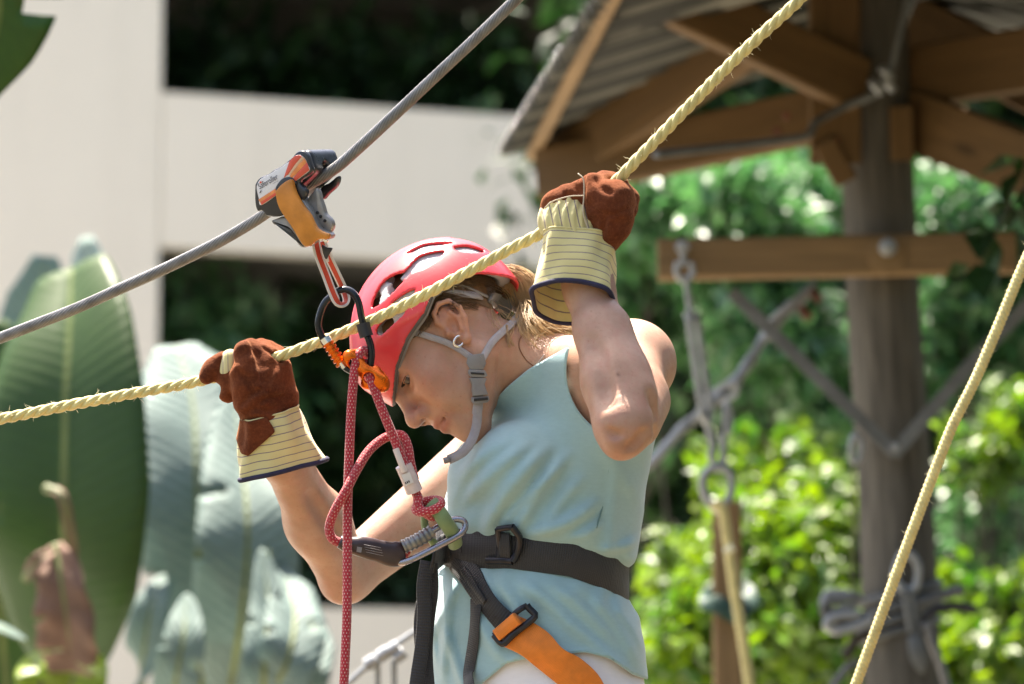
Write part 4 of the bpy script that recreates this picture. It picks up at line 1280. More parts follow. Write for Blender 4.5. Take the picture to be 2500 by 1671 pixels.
# ---------------------------------------------------------------- body
hp = H([0, 0, 0])
bx = steps(-.42, .29, .0048, ((-.17, -.02, .0021),))
by = steps(-1.42, .14, .0048, ((-1.43, -.62, .014), (-.145, .075, .0021)))
bz = steps(-.46, .24, .0048, ((-.16, -.02, .0024),))
B = Field(bx, by, bz)
B.add(torso(0.014), TLO, THI)
def breast(F, off, k=.03):
    for (px, py, d, r) in ((1190, 1160, -.040, .050), (1255, 1135, -.100, .052)):
        F.ell(L(px, py, d), (r + off, r * 1.05 + off, r + off), k=k)
breast(B, -.012)
B.cone(L(1370, 950, .015), H([-.022, -.035, 0]), .061, .052, .03)             # neck
B.cone(L(1300, 905, -.005), SHL + [-.03, .0, .01], .048, .040, .035)          # trapezius, near side
B.cone(L(1320, 950, .02), SHR + [.01, .0, -.01], .050, .042, .03)
B.cone(SHL, L(1470, 985, -.07), .050, .062, .035)
B.cone(SHL, ELL, .050, .036, .02)                                             # near upper arm, towards the lens
B.ball(SHL + [.004, .006, 0], .050, .025)
B.cone(ELL, L(1500, 930, -.335), .0385, .0405, .012)
B.cone(L(1500, 930, -.335), L(1466, 805, -.292), .0405, .0330, .015)
B.cone(L(1466, 805, -.292), WRL, .0330, .0265, .015)
B.cone(L(1512, 1088, -.378), L(1470, 830, -.31), .012, .010, .022)               # ulna
B.cone(L(1560, 960, -.36), L(1500, 800, -.30), .020, .014, .025)              # forearm muscle
B.ball(L(1518, 1082, -.388), .0155, .018)                                      # elbow tip
B.cone(L(1574, 985, -.24), L(1556, 1040, -.33), .032, .026, .025)            # back of the upper arm
B.cone(WRL, L(1425, 620, -.25), .0285, .031, .03)
B.cone(SHR, ELR, .054, .036, .03)                                             # far arm
B.cone(ELR, L(775, 1275, .008), .038, .0395, .012)
B.cone(L(775, 1275, .008), WRR, .0395, .0285, .03)
B.ball(L(832, 1428, .078), .018, .022)
B.cone(WRR, L(650, 1010, -.115), .0285, .031, .03)
# hips, legs down to the feet (below the picture)
for (s, dx) in ((1, .02), (-1, -.015)):
    hip = L(1315, 1760, .01) + np.array([LF[0], 0, LF[1]]) * s * .078
    knee = hip + np.array([-.04 * s - .03, -.40, -.02 * s - .03]); ank = knee + np.array([.02, -.38, .02])
    B.cone(hip, knee, .085, .055, .03); B.cone(knee, ank, .055, .036, .02)
    B.cone(ank + [0, -.03, 0], ank + [-.15, -.055, -.06], .034, .026, .02)
# ---- head
def hb(p, r, k=0, sub=False): B.ball(H(p), r, k, sub)
def hc(p, q, r1, r2=None, k=0, sub=False): B.cone(H(p), H(q), r1, r2, k, sub)
def he(c, r, k=0, sub=False): B.ell(H(c), r, HX, k, sub)
he((-.006, .045, 0), (.095, .084, .0735), .02)
he((.044, .045, 0), (.050, .056, .060), .02)
he((.040, -.012, 0), (.053, .066, .057), .025)
he((.040, -.055, 0), (.045, .036, .042), .02)
for s in (1, -1):
    he((.058, -.006, s * .043), (.022, .020, .017), .025)               # cheekbone
    he((.060, -.034, s * .036), (.024, .026, .016), .025)               # cheek
    hc((.091, .033, s * .008), (.079, .036, s * .044), .010, .009, .014)  # brow
    hc((.004, -.048, s * .050), (.066, -.088, s * .014), .014, .014, .028)
    hc((.006, -.046, s * .051), (.004, .005, s * .060), .013, .012, .02)
    he((.095, .016, s * .031), (.017, .012, .019), .012, True)            # eye socket
    hb((.0735, .0165, s * .032), .0148, .004)                             # lids
hc((.092, .022, 0), (.1080, -.014, 0), .0075, .0085, .012)
hb((.1115, -.0205, 0), .0108, .010)
for s in (1, -1):
    he((.0985, -.0250, s * .0130), (.0118, .0088, .0076), .007)
    hc((.111, -.036, s * .0072), (.0995, -.0265, s * .0095), .0034, .0042, .002, True)
he((.082, -.044, 0), (.018, .022, .027), .014)                           # upper jaw
hb((.078, -.0865, 0), .0165, .02)                                        # chin
he((.082, -.070, 0), (.010, .010, .022), .014)
for s in (1, -1):
    P = [(.0985, -.0488, 0), (.0945, -.0478, s * .008), (.0895, -.0505, s * .016), (.0815, -.0535, s * .0245)]
    for i in range(3): hc(P[i], P[i + 1], (.0052, .0050, .0042)[i], (.0050, .0042, .0024)[i], .005)
    P = [(.0965, -.0605, 0), (.0915, -.0595, s * .010), (.0870, -.0580, s * .017), (.0815, -.0550, s * .0240)]
    for i in range(3): hc(P[i], P[i + 1], (.0060, .0055, .0042)[i], (.0055, .0042, .0024)[i], .005)
    P = [(.1065, -.0545, 0), (.1005, -.0545, s * .010), (.0920, -.0548, s * .018), (.0830, -.0535, s * .027)]
    for i in range(3): hc(P[i], P[i + 1], .0020, .0020, .0015, True)
for s in (1,):
    # ear
    def er(p):
        q = np.asarray(p, float) - [-.006, .004, 0]; a_ = R_(15)
        return np.array([q[0] * math.cos(a_) - q[1] * math.sin(a_) - .005, q[0] * math.sin(a_) + q[1] * math.cos(a_) + .005, q[2]])
    EA = np.stack([HX[0] * math.cos(R_(15)) + HX[1] * math.sin(R_(15)), HX[1] * math.cos(R_(15)) - HX[0] * math.sin(R_(15)), HX[2]])
    def hc2(p, q, *a, **k): hc(er(p), er(q), *a, **k)
    def he2(c, r, k=0, sub=False): B.ell(H(er(c)), r, EA, k, sub)
    def hb2(p, *a, **k): hb(er(p), *a, **k)
    he2((-.008, .004, .0745), (.0165, .027, .0075), .006)
    hp_ = [(.004, .002, .0745), (.0095, .016, .0775), (.0055, .0275, .0810), (-.0065, .0335, .0840), (-.0190, .0275, .0870), (-.0245, .0120, .0875), (-.0215, -.0040, .0850), (-.0135, -.0180, .0815), (-.0065, -.0260, .0790)]
    for i in range(len(hp_) - 1): hc2(hp_[i], hp_[i + 1], .0036, .0036, .0025)
    hb2((-.0055, -.0275, .0780), .0068, .006)                              # lobe
    he2((-.0035, -.0025, .0840), (.0095, .0125, .0085), .003, True)        # concha
    he2((-.0105, .0180, .0865), (.0085, .0085, .0050), .003, True)
    hc2((-.0120, .0170, .0825), (-.0150, .0020, .0835), .0030, .0030, .003)
    hc2((-.0150, .0020, .0835), (-.0080, -.0130, .0810), .0030, .0028, .003)
    hb2((.0070, -.0055, .0765), .0048, .004)                               # tragus
    # opening between the lids
    c = H((.0735, .0165, s * .032))
    up_n = HX[1] * math.cos(R_(7)) + HX[0] * math.sin(R_(7)); lo_n = -(HX[1] * math.cos(R_(-30)) + HX[0] * math.sin(R_(30)))
    def lid_gap(X, Y, Z):
        a, b, e = X - c[0], Y - c[1], Z - c[2]
        q1 = a * up_n[0] + b * up_n[1] + e * up_n[2]
        n2 = HX[1] * math.cos(R_(36)) + HX[0] * math.sin(R_(36))
        q2 = -(a * n2[0] + b * n2[1] + e * n2[2])
        lat = np.abs(a * HX[2][0] + b * HX[2][1] + e * HX[2][2]) - .0125
        fwd = .003 - (a * HX[0][0] + b * HX[0][1] + e * HX[0][2])
        rad = np.sqrt(a * a + b * b + e * e) - .018
        return np.maximum.reduce([q1, q2, lat + 0 * q1, fwd, rad])
    B.sub(lid_gap, c - .02, c + .02)
def b_groove(pts, r=.003, k=.014):
    ds = np.linspace(-.48, .3, 500); t = D0 + ds
    Q_ = []
    for x, y in spline(np.array(pts, float), 10):
        v = B.sample(np.stack([(x - 1250) / FPX * t, (835.5 - y) / FPX * t, ds], 1)); q = np.nonzero(v < 0)[0]
        if len(q): Q_.append(L(x, y, ds[q[0]] - .001))
    for i in range(len(Q_) - 1): B.cone(Q_[i], Q_[i + 1], r, r, k, True)
b_groove([(1446, 830), (1466, 880), (1480, 940), (1482, 985)], .0022, .016)
b_groove([(1488, 1052), (1500, 1064), (1512, 1062)], .0016, .008)
b_groove([(1536, 1098), (1556, 1082), (1572, 1056)], .0018, .010)
b_groove([(1590, 960), (1602, 1010), (1600, 1066)], .0022, .012)
b_groove([(756, 1210), (790, 1262), (830, 1310)], .0020, .014)
bv, bf = B.mesh(1)
# natural tint of the skin: redder lips, ears, cheeks, elbows
hv = Hi(bv)
tint = np.ones((len(bv), 3))
def tinted(c, r, col, amt, space=hv):
    q = np.exp(-(((space - np.asarray(c)) / np.asarray(r)) ** 2).sum(1))[:, None] * amt
    tint[:] = tint * (1 - q) + tint * np.asarray(col) * q
for s in (1, -1):
    tinted((.094, -.049, s * .008), (.014, .0050, .016), (.78, .42, .44), .95)
    tinted((.092, -.060, s * .008), (.014, .0060, .016), (.80, .42, .44), .95)
    tinted((.070, -.022, s * .045), (.03, .025, .03), (1.02, .80, .78), .6)
tinted((.108, -.02, 0), (.016, .016, .02), (1.02, .82, .80), .6)
tinted((-.008, .004, .082), (.022, .035, .014), (1.06, .76, .70), .8)
tinted(L(1518, 1082, -.40), (.03, .03, .04), (1.0, .80, .76), .6, bv)
tinted(L(828, 1425, .06), (.03, .03, .04), (1.0, .80, .76), .6, bv)
for (px, py, d, r) in ((1508, 915, -.37, .0022), (1456, 800, -.315, .0014), (1530, 968, -.37, .0012)):
    tinted(L(px, py, d), (r, r, .03), (.30, .2, .18), .8, bv)
lo = W(bv).min(0)
person = thing('person', 'woman in a pale blue tank top, head bowed, gripping the yellow rope with both hands', 'person', (*W(L(1310, 1700, 0))[:2], float(W(bv)[:, 2].min())))
make('body', bv, bf, M['skin'], person, col=tint)

def first_hit(F, px, py, d0=-.48, d1=.3, n=520, default=0.0):
    ds = np.linspace(d0, d1, n)
    t = D0 + ds
    P = np.stack([(px - 1250) / FPX * t, (835.5 - py) / FPX * t, ds], 1)
    v = F.sample(P)
    k = np.nonzero(v < 0)[0]
    if len(k) == 0: return default
    i = k[0]
    if i == 0: return ds[0]
    f = v[i - 1] / (v[i - 1] - v[i])
    return ds[i - 1] + f * (ds[1] - ds[0])
def on(F, px, py, lift=0.002, default=0.0, d0=-.48):
    d = first_hit(F, px, py, d0=d0, default=default)
    P = L(px, py, d)
    g = F.grad(P)
    return P + g * lift, g

# eyes
for s in (1, -1):
    c = H((.0735, .0165, s * .032))
    th, ph = np.meshgrid(np.linspace(0, np.pi, 17), np.linspace(0, 2 * np.pi, 24, endpoint=False), indexing='ij')
    gz = unit(HX[0] * math.cos(R_(22)) - HX[1] * math.sin(R_(22)) + HX[2] * s * .12)
    gx = unit(np.cross(gz, HX[2])); gy = np.cross(gz, gx)
    V = c + .0130 * (np.cos(th)[..., None] * gz + np.sin(th)[..., None] * (np.cos(ph)[..., None] * gx + np.sin(ph)[..., None] * gy))
    V = V.reshape(-1, 3)
    F = [[i * 24 + k, i * 24 + (k + 1) % 24, (i + 1) * 24 + (k + 1) % 24, (i + 1) * 24 + k] for i in range(16) for k in range(24)]
    eye = make('eye', V, F, M['eye_white'], person)
    k = th.ravel() < R_(52)
    V2 = c + (V[k] - c) * 1.015
    n2 = int(k.sum() // 24)
    F2 = [[i * 24 + q, i * 24 + (q + 1) % 24, (i + 1) * 24 + (q + 1) % 24, (i + 1) * 24 + q] for i in range(n2 - 1) for q in range(24)]
    make('iris', V2, F2, M['iris'], eye)
    # lashes
    mb = MB()
    for q in np.linspace(-1, 1, 26):
        a = q * .012
        b0 = c + HX[0] * math.sqrt(max(1e-8, .0147 ** 2 - a * a)) + HX[2] * a + HX[1] * .0004
        dr = unit(HX[0] * .9 - HX[1] * .45 + HX[2] * q * .6)
        P = np.array([b0, b0 + dr * .003, b0 + dr * .0058 + HX[1] * .0012])
        mb.add(*tube(P, np.array([.00045, .0003, .0001]), 3))
    mb.build('eyelashes', M['lash'], person)
    mb = MB()
    rngb = np.random.default_rng(5)
    for i in range(110):
        q = rngb.random()
        z = s * (.012 + .036 * q)
        p = H((.099 - .020 * q ** 1.8 + .0015, .034 + .005 * math.sin(q * 2.6) + rngb.normal() * .0016, z))
        dr = unit(HX[2] * s * .9 + HX[1] * (.5 - q) + HX[0] * (.1 - .3 * q))
        mb.add(*tube(np.array([p, p + dr * .004, p + dr * .007 - HX[0] * .0012]), np.array([.0003, .0003, .0001]), 3))
    mb.build('eyebrow', M['hair_dark'], person)

# ---------------------------------------------------------------- tank top
sx = steps(-.19, .27, .0034); sy = steps(-.50, .03, .0034); sz = steps(-.22, .23, .0042)
S = Field(sx, sy, sz)
S.add(torso(0.0), TLO, THI)
breast(S, 0.0, .035)
S.cone(L(1300, 905, -.005), SHL + [-.03, .0, .01], .054, .047, .035)
S.cone(L(1320, 950, .02), SHR + [.01, .0, -.01], .057, .049, .03)
S.cone(SHL, L(1470, 985, -.07), .056, .069, .035)
S.cone(L(1370, 950, .015), H([-.022, -.035, 0]), .068, .059, .03)
def belt_py(px):
    return np.interp(px, [1030, 1070, 1120, 1250, 1400, 1500, 1545, 1600], [1348, 1342, 1338, 1337, 1357, 1394, 1430, 1450])
def folds(D, X, Y, Z):
    px = 1250 + X * 1800; py = 835.5 - Y * 1800
    px, py = np.broadcast_arrays(px, py)
    def ridge(x0, y0, x1, y1, w, amp, curve=0.0):
        dx, dy = x1 - x0, y1 - y0; ln = math.hypot(dx, dy)
        t = ((px - x0) * dx + (py - y0) * dy) / ln / ln
        n = ((px - x0) * -dy + (py - y0) * dx) / ln - curve * np.sin(np.clip(t, 0, 1) * np.pi)
        e = np.clip(np.minimum(t, 1 - t) * 4 + .05, 0, 1)
        w = w * 0.95
        return 1.25 * amp * np.exp(-(n / w) ** 2) * e * (t > -.02) * (t < 1.02)
    h = 0.0
    for q in ((1345, 1075, 1175, 1300, 17, 5.0, 14), (1300, 1068, 1120, 1240, 15, 3.5, 10), (1395, 1090, 1255, 1300, 15, 4.5, 12), (1425, 1150, 1320, 1290, 15, 3.5, 8),
              (1462, 1210, 1275, 1296, 15, 5.5, -14), (1250, 1060, 1100, 1180, 14, 2.2, 6), (1470, 1260, 1380, 1305, 11, 3.0, -6), (1560, 1310, 1440, 1330, 12, 3.0, -8),
              (1205, 1060, 1090, 1260, 16, 2.5, 8), (1365, 1130, 1205, 1302, 9, 2.2, 8), (1430, 1020, 1560, 1230, 22, 2.2, 0), (1500, 1120, 1480, 1330, 16, 1.8, 0),
              # below the belt
              (1215, 1400, 1300, 1560, 15, 3.5, -10), (1260, 1400, 1420, 1545, 16, 4.0, -12), (1330, 1402, 1500, 1560, 15, 3.8, -10), (1420, 1420, 1560, 1620, 15, 3.5, -12),
              (1130, 1400, 1060, 1560, 13, 4.0, 8), (1105, 1440, 1085, 1671, 12, 4.0, 5), (1090, 1520, 1150, 1690, 12, 3.5, 4), (1190, 1390, 1215, 1480, 10, 2.5, 0),
              (1480, 1450, 1575, 1600, 12, 3.0, -8), (1300, 1560, 1480, 1590, 14, 2.5, 5), (1230, 1600, 1330, 1560, 16, 2.5, -4), (1160, 1480, 1240, 1600, 14, 2.8, 6),
              (1390, 1500, 1540, 1640, 11, 2.5, 0), (1045, 1480, 1075, 1640, 10, 3.0, 0)):
        h = h + ridge(*q)
    # gathered cloth either side of the belt
    by_ = belt_py(px)
    dist = (py - by_)
    pinch = np.exp(-((np.abs(dist) - 62) / 26.) ** 2)
    h = h + pinch * 1.1 * np.sin(px / 11.0 + 2.1 * np.sin(px / 47.0) + .02 * dist)
    blouse = np.exp(-((dist + 78) / 34.) ** 2) * 2.6 + np.exp(-((dist - 80) / 38.) ** 2) * 2.4
    cinch = -4.5 * np.exp(-(dist / 46.) ** 4)
    h = h + blouse + cinch + 0.4 * wob(X, Y, Z, 75, 3)
    # looser cloth hanging off the back
    back = (X - np.interp(Y + 0 * Y, RV[::-1], RU[::-1])) * FW[0] + (Z - .01) * FW[1]
    return D - h * 0.0017
S.full(folds)
SS = Field(sx, sy, sz); SS.D = S.D.copy()                       # solid version kept for placing straps
def hem_py(px):
    return np.interp(px, [1000, 1120, 1175, 1235, 1300, 1430, 1490, 1545, 1600], [1740, 1715, 1668, 1618, 1603, 1590, 1606, 1645, 1664])
def pix(V):
    t = D0 + V[:, 2]
    return 1250 + V[:, 0] / t * FPX, 835.5 - V[:, 1] / t * FPX
def clip_mesh(V, F, c):
    """drop the part of a surface where c > 0, with the border moved onto c = 0"""
    keep = (c[F] < 0).any(1)
    F = F[keep]
    V = V.copy()
    e = np.concatenate([F[:, [0, 1]], F[:, [1, 2]], F[:, [2, 3]], F[:, [3, 0]]])
    e = np.concatenate([e, e[:, ::-1], F[:, [0, 2]], F[:, [2, 0]], F[:, [1, 3]], F[:, [3, 1]]])
    m = (c[e[:, 0]] >= 0) & (c[e[:, 1]] < 0)
    e = e[m]
    f = (c[e[:, 0]] / (c[e[:, 0]] - c[e[:, 1]] + 1e-12))[:, None]
    P = V[e[:, 0]] * (1 - f) + V[e[:, 1]] * f
    S_ = np.zeros_like(V); n = np.zeros(len(V))
    np.add.at(S_, e[:, 0], P); np.add.at(n, e[:, 0], 1)
    k = n > 0
    V[k] = S_[k] / n[k][:, None]
    used = np.unique(F); remap = np.full(len(V), -1); remap[used] = np.arange(len(used))
    return V[used], remap[F]
sv, sf = S.mesh(1)
px, py = pix(sv)
neck = (np.interp(px, [1000, 1150, 1190, 1240, 1290, 1340, 1395, 1420], [1080, 1040, 1000, 947, 905, 876, 846, 700]) - py) * .00055
hole = np.where(sv[:, 2] < .04, 1 - np.sqrt(((px - 1537) / 157) ** 2 + ((py - 905) / 170) ** 2), -1) * .08
hole2 = 1 - np.sqrt((((sv - L(1190, 1075, .17)) / [.085, .10, .09]) ** 2).sum(1))
cut = np.maximum.reduce([neck, hole, hole2 * .08, (py - hem_py(px)) * .00055, -.470 - sv[:, 1]])
sv, sf = clip_mesh(sv, sf, cut)
top = make('tank_top', sv, sf, M['shirt'], person)
md = top.modifiers.new('thick', 'SOLIDIFY'); md.thickness = 0.0018; md.offset = -1
def border_loops(F):
    """ordered border vertex loops of a quad mesh"""
    e = np.concatenate([F[:, [0, 1]], F[:, [1, 2]], F[:, [2, 3]], F[:, [3, 0]]])
    key = {}
    for a, b in e.tolist(): key[(a, b)] = True
    nxt = {a: b for (a, b) in key if (b, a) not in key}
    loops, seen = [], set()
    for a in list(nxt):
        if a in seen: continue
        lp = []
        while a in nxt and a not in seen:
            seen.add(a); lp.append(a); a = nxt[a]
        if len(lp) > 30: loops.append(lp)
    return loops
for lp in border_loops(sf):
    P = sv[lp]
    for _ in range(6): P = (np.roll(P, 1, 0) + 2 * P + np.roll(P, -1, 0)) / 4
    P = P[::2]
    V, F, UV = tube(P, .0016, 6, closed=True); make('stitched_edge', V, F, M['shirt'], person)
# side seam
pts = []
for (px, py) in ((1492, 1110), (1482, 1170), (1472, 1230), (1455, 1290)):
    pts.append(on(SS, px, py, .0006)[0])
V, F, UV = tube(spline(np.array(pts), 30), .0012, 5); make('side_seam', V, F, M['seam'], person)

# ---------------------------------------------------------------- shorts
qx = steps(-.20, .28, .006); qy = steps(-.86, -.38, .006); qz = steps(-.24, .24, .006)
Q = Field(qx, qy, qz)
Q.add(torso(0.007), TLO, THI)
for s in (1, -1):
    hip = L(1315, 1760, .01) + np.array([LF[0], 0, LF[1]]) * s * .078
    knee = hip + np.array([-.04 * s - .03, -.40, -.02 * s - .03])
    Q.cone(hip, hip * .45 + knee * .55, .096, .088, .03)
Q.full(lambda D, X, Y, Z: D - .0025 * wob(X, Y, Z, 55, 9))
qv, qf = Q.mesh(1)
qv, qf = clip_mesh(qv, qf, np.maximum(qv[:, 1] + .405, -.80 - qv[:, 1]))
make('shorts', qv, qf, M['shorts'], person)
# ================================================================== HELMET, STRAPS, HAIR
HC = np.array([-.015, .040, 0])
def hel_E(X, Y, Z):
    x, y, z = X - HC[0], Y - HC[1], Z - HC[2]
    rx = np.where(x > 0, .125, .128); ry = np.where(y > 0, .106, .135); rz = .1025
    k0 = np.sqrt((x / rx) ** 2 + (y / ry) ** 2 + (z / rz) ** 2); k1 = np.sqrt((x / rx ** 2) ** 2 + (y / ry ** 2) ** 2 + (z / rz ** 2) ** 2) + 1e-9
    e = k0 * (k0 - 1) / k1
    # moulded crest lines and a slight visor
    e = e - .0030 * np.exp(-((np.abs(z) - .030 - .10 * np.clip(x, -.1, 0)) / .006) ** 2) * (y > .05)
    e = e - .006 * np.exp(-((x - .118) / .03) ** 2) * np.exp(-((y - .035) / .022) ** 2)
    return e
def rim_y(x): return np.interp(x, [-.15, -.130, -.105, -.080, -.045, -.015, .014, .05, .085, .115], [-.030, -.022, -.006, .016, .038, .045, .037, .038, .031, .014])
def cast_helmet(px, py):
    ds = np.linspace(-.30, .1, 900); t = D0 + ds
    P = np.stack([(px - 1250) / FPX * t, (835.5 - py) / FPX * t, ds], 1)
    h = Hi(P); v = hel_E(h[:, 0], h[:, 1], h[:, 2])
    k = np.nonzero(v < 0)[0]
    i = k[0] if len(k) else int(np.argmin(v))
    return h[i]
def vent(poly):
    pts = np.array([cast_helmet(*p) for p in spline(np.array(poly, float), 28, True)]); c = pts.mean(0)
    e = 1e-3
    g = np.array([float(hel_E(*(c + e * np.eye(3)[i]))) - float(hel_E(*(c - e * np.eye(3)[i]))) for i in range(3)]); n = unit(g)
    x = unit(np.cross(n, [.2, .9, .1])); y = np.cross(n, x)
    q = np.stack([(pts - c) @ x, (pts - c) @ y], 1)
    return c, n, x, y, q
VENTS = [vent(p) for p in (
    [(908, 752), (918, 712), (940, 682), (972, 666), (1003, 664), (985, 684), (950, 722)],
    [(1000, 648), (1030, 622), (1084, 612), (1064, 634), (1030, 656), (985, 668)],
    [(990, 618), (1030, 596), (1075, 590), (1108, 592), (1060, 601), (1020, 612)],
    [(1108, 602), (1140, 598), (1172, 606), (1182, 614), (1150, 616), (1120, 612)],
    [(955, 742), (985, 718), (1012, 706), (1005, 722), (980, 742)],
    [(918, 812), (928, 790), (962, 768), (990, 760), (960, 790), (930, 818)],
)]
def poly_sdf(qx, qy, poly):
    d = np.full(np.broadcast(qx, qy).shape, 1e9); s = np.ones_like(d)
    m = len(poly)
    for i in range(m):
        a, b = poly[i], poly[i - 1]
        ex, ey = b - a
        wx, wy = qx - a[0], qy - a[1]
        t = np.clip((wx * ex + wy * ey) / (ex * ex + ey * ey), 0, 1)
        d = np.minimum(d, (wx - t * ex) ** 2 + (wy - t * ey) ** 2)
        c1, c2, c3 = qy >= a[1], qy < b[1], ex * wy > ey * wx
        s = np.where((c1 & c2 & c3) | (~c1 & ~c2 & ~c3), -s, s)
    return s * np.sqrt(d)
def cut_vents(F, grow, far=True):
    for c, n, x, y, q in VENTS:
        for mz in ((1, -1) if far else (1,)):
            k = np.array([1, 1, mz])
            cc, nn, xx, yy = c * k, n * k, x * k, y * k
            R = np.abs(q).max() + .012 + grow
            def fn(X, Y, Z):
                a, b, e = X - cc[0], Y - cc[1], Z - cc[2]
                u = a * xx[0] + b * xx[1] + e * xx[2]; v = a * yy[0] + b * yy[1] + e * yy[2]; w = a * nn[0] + b * nn[1] + e * nn[2]
                return np.maximum(poly_sdf(u, v, q) - grow, np.abs(w) - .032)
            F.sub(fn, cc - R - .01, cc + R + .01)
gx, gy, gz_ = steps(-.150, .13, .0020), steps(-.045, .155, .0020), steps(-.115, .115, .0021)
G = Field(gx, gy, gz_)
G.full(lambda D, X, Y, Z: np.maximum.reduce(np.broadcast_arrays(hel_E(X, Y, Z), -(hel_E(X, Y, Z) + .0046), rim_y(X) - Y)))
cut_vents(G, 0.0)
hv_, hf_ = G.mesh(1)
helmet = thing('helmet', 'glossy red vented climbing helmet on the bowed head of the woman', 'helmet', W(H([0, .03, 0])))
make('shell', H(hv_), hf_, M['helmet'], helmet)
G2 = Field(steps(-.150, .13, .0026), steps(-.045, .155, .0026), steps(-.115, .115, .0026))
G2.full(lambda D, X, Y, Z: np.maximum.reduce(np.broadcast_arrays(hel_E(X, Y, Z) + .0050, -(hel_E(X, Y, Z) + .022), rim_y(X) + np.where(X < -.06, .016, .004) - Y)))
for (c, r) in (((.030, .120, .060), .017), ((-.04, .128, .045), .020), ((.055, .085, .082), .013), ((-.08, .12, .03), .016), ((.0, .10, .09), .014), ((-.02, .115, .075), .014), ((.06, .105, .055), .012)):
    for mz in (1, -1):
        G2.cone(np.array(c) * [1, 1, mz] * 1.03, np.array(c) * [1, 1, mz] * .72, r, r, sub=True)
fv_, ff_ = G2.mesh(1)
make('foam_liner', H(fv_), ff_, M['foam'], helmet)
# dark pad and trim inside the front edge
for (rad, dy, r, mat) in ((.955, .0005, .0038, 'rimgrey'), (.90, .001, .0060, 'grey_plastic'), (.845, .004, .0055, 'rimgrey')):
    P = []
    for a in np.linspace(-1.75, 1.75, 60):
        x = HC[0] + 0.125 * rad * math.cos(a) if math.cos(a) > 0 else HC[0] + .128 * rad * math.cos(a)
        z = .1025 * rad * math.sin(a)
        P.append(H([x, rim_y(x) + dy, z]))
    V, F, UV = tube(np.array(P), r, 8); make('rim_trim', V, F, M[mat], helmet)
# size label on the crown
pts = np.array([cast_helmet(*p) for p in ((1112, 606), (1150, 601), (1176, 611), (1145, 618))])
# nape cradle: pale bands and adjuster
def hw(px, py, lift, F=None):
    P, g = on(B, px, py, lift)
    return P, g
def strap(name, pts, width, mat, parent, lift=.0035, thick=.0016, F=None, n=40, free=()):
    F = F or B
    P, N = [], []
    for p in pts:
        if len(p) == 3: P.append(L(*p)); N.append(np.array([0, 0, -1.]))
        else:
            q, g = on(F, p[0], p[1], lift); P.append(q); N.append(g)
    P = np.array(P); N = np.array(N)
    Q = spline(np.concatenate([P, N], 1), n)
    V, Fc, UV = ribbon(Q[:, :3], width, thick, Q[:, 3:])
    return make(name, V, Fc, mat, parent, uv=UV)
cr = strap('nape_cradle', [(1040, 742), (1075, 716), (1120, 722), (1160, 728), (1200, 736), (1240, 758), (1262, 772)], .0105, M['pale_plastic'], helmet, .006, .003)
strap('nape_cradle', [(1070, 716), (1096, 702), (1120, 704), (1150, 716), (1180, 730)], .005, M['grey_plastic'], helmet, .007, .003)
for (a, b) in (((1078, 706), (1082, 722)), ((1100, 702), (1102, 722)), ((1124, 706), (1126, 724))):
    strap('nape_cradle', [a, b], .004, M['grey_plastic'], helmet, .007, .0025, n=6)
q, g = on(B, 1215, 742, .006)
adj = plate(np.array([q + (x * unit(np.cross(g, [0, 0, 1.])) + y * unit(np.cross(g, np.cross(g, [0, 0, 1.])))) for x, y in ((0, 0),)] * 3), g, .001) if False else None
P = np.array([on(B, x, y, .011)[0] for x, y in ((1186, 722), (1208, 724), (1235, 736), (1258, 758), (1252, 774), (1228, 766), (1204, 752), (1190, 742))])
V, F = plate(spline(P, 40, True), on(B, 1220, 748)[1], .010, .003); make('adjuster', V, F, M['grey_plastic'], helmet, autosmooth=50)
for (x, y) in ((1219, 738), (1238, 748)):
    V, F = plate(spline(np.array([on(B, x + a, y + b, .0125)[0] for a, b in ((-4, -8), (3, -6), (6, 9), (-1, 7))]), 16, True), on(B, x, y)[1], .003, .001)
    make('adjuster_button', V, F, M['pale_plastic'], helmet)
# chin strap
strap('front_strap', [(1008, 812), (1050, 824), (1095, 838), (1130, 858), (1158, 878)], .0085, M['grey_strap'], helmet, .0035)
strap('rear_strap', [(1228, 690), (1240, 715), (1256, 748), (1268, 772)], .010, M['grey_strap'], helmet, .008)
strap('rear_strap', [(1270, 770), (1250, 792), (1222, 815), (1196, 842), (1176, 876)], .0100, M['grey_strap'], helmet, .0045)
strap('chin_strap', [(1160, 872), (1166, 920), (1166, 975), (1163, 1010)], .0135, M['grey_strap'], helmet, .004)
strap('chin_strap', [(1165, 985), (1163, 1040, -.128), (1150, 1078, -.135), (1130, 1105, -.14), (1095, 1123, -.14)], .0125, M['grey_strap'], helmet, .004)
V, F, UV = tube(np.array([L(1083, 1126, -.14), L(1090, 1124, -.14), L(1098, 1122, -.14)]), .0042, 8); make('strap_end', V, F, M['grey_plastic'], helmet)
# side release buckle
def buckle_plate(pts, lift, th, mat, bev=.001, name='buckle'):
    P = np.array([on(B, x, y, lift)[0] for x, y in pts]); c = P.mean(0)
    n = on(B, 1165, 930)[1]
    P = P - ((P - c) @ n)[:, None] * n
    V, F = plate(P, n, th, bev)
    return make(name, V, F, mat, helmet, autosmooth=45)
buckle_plate([(1147, 868), (1178, 866), (1182, 885), (1176, 900), (1150, 902), (1143, 886)], .009, .004, M['grey_plastic'])
buckle_plate([(1148, 902), (1178, 900), (1182, 914), (1178, 922), (1150, 924), (1144, 914)], .0105, .006, M['grey_plastic'])
buckle_plate([(1146, 926), (1180, 923), (1176, 938), (1178, 950), (1181, 962), (1152, 965), (1150, 952), (1151, 940)], .011, .007, M['grey_plastic'])
buckle_plate([(1150, 967), (1182, 964), (1184, 974), (1180, 980), (1154, 982), (1149, 975)], .0105, .006, M['grey_plastic'])
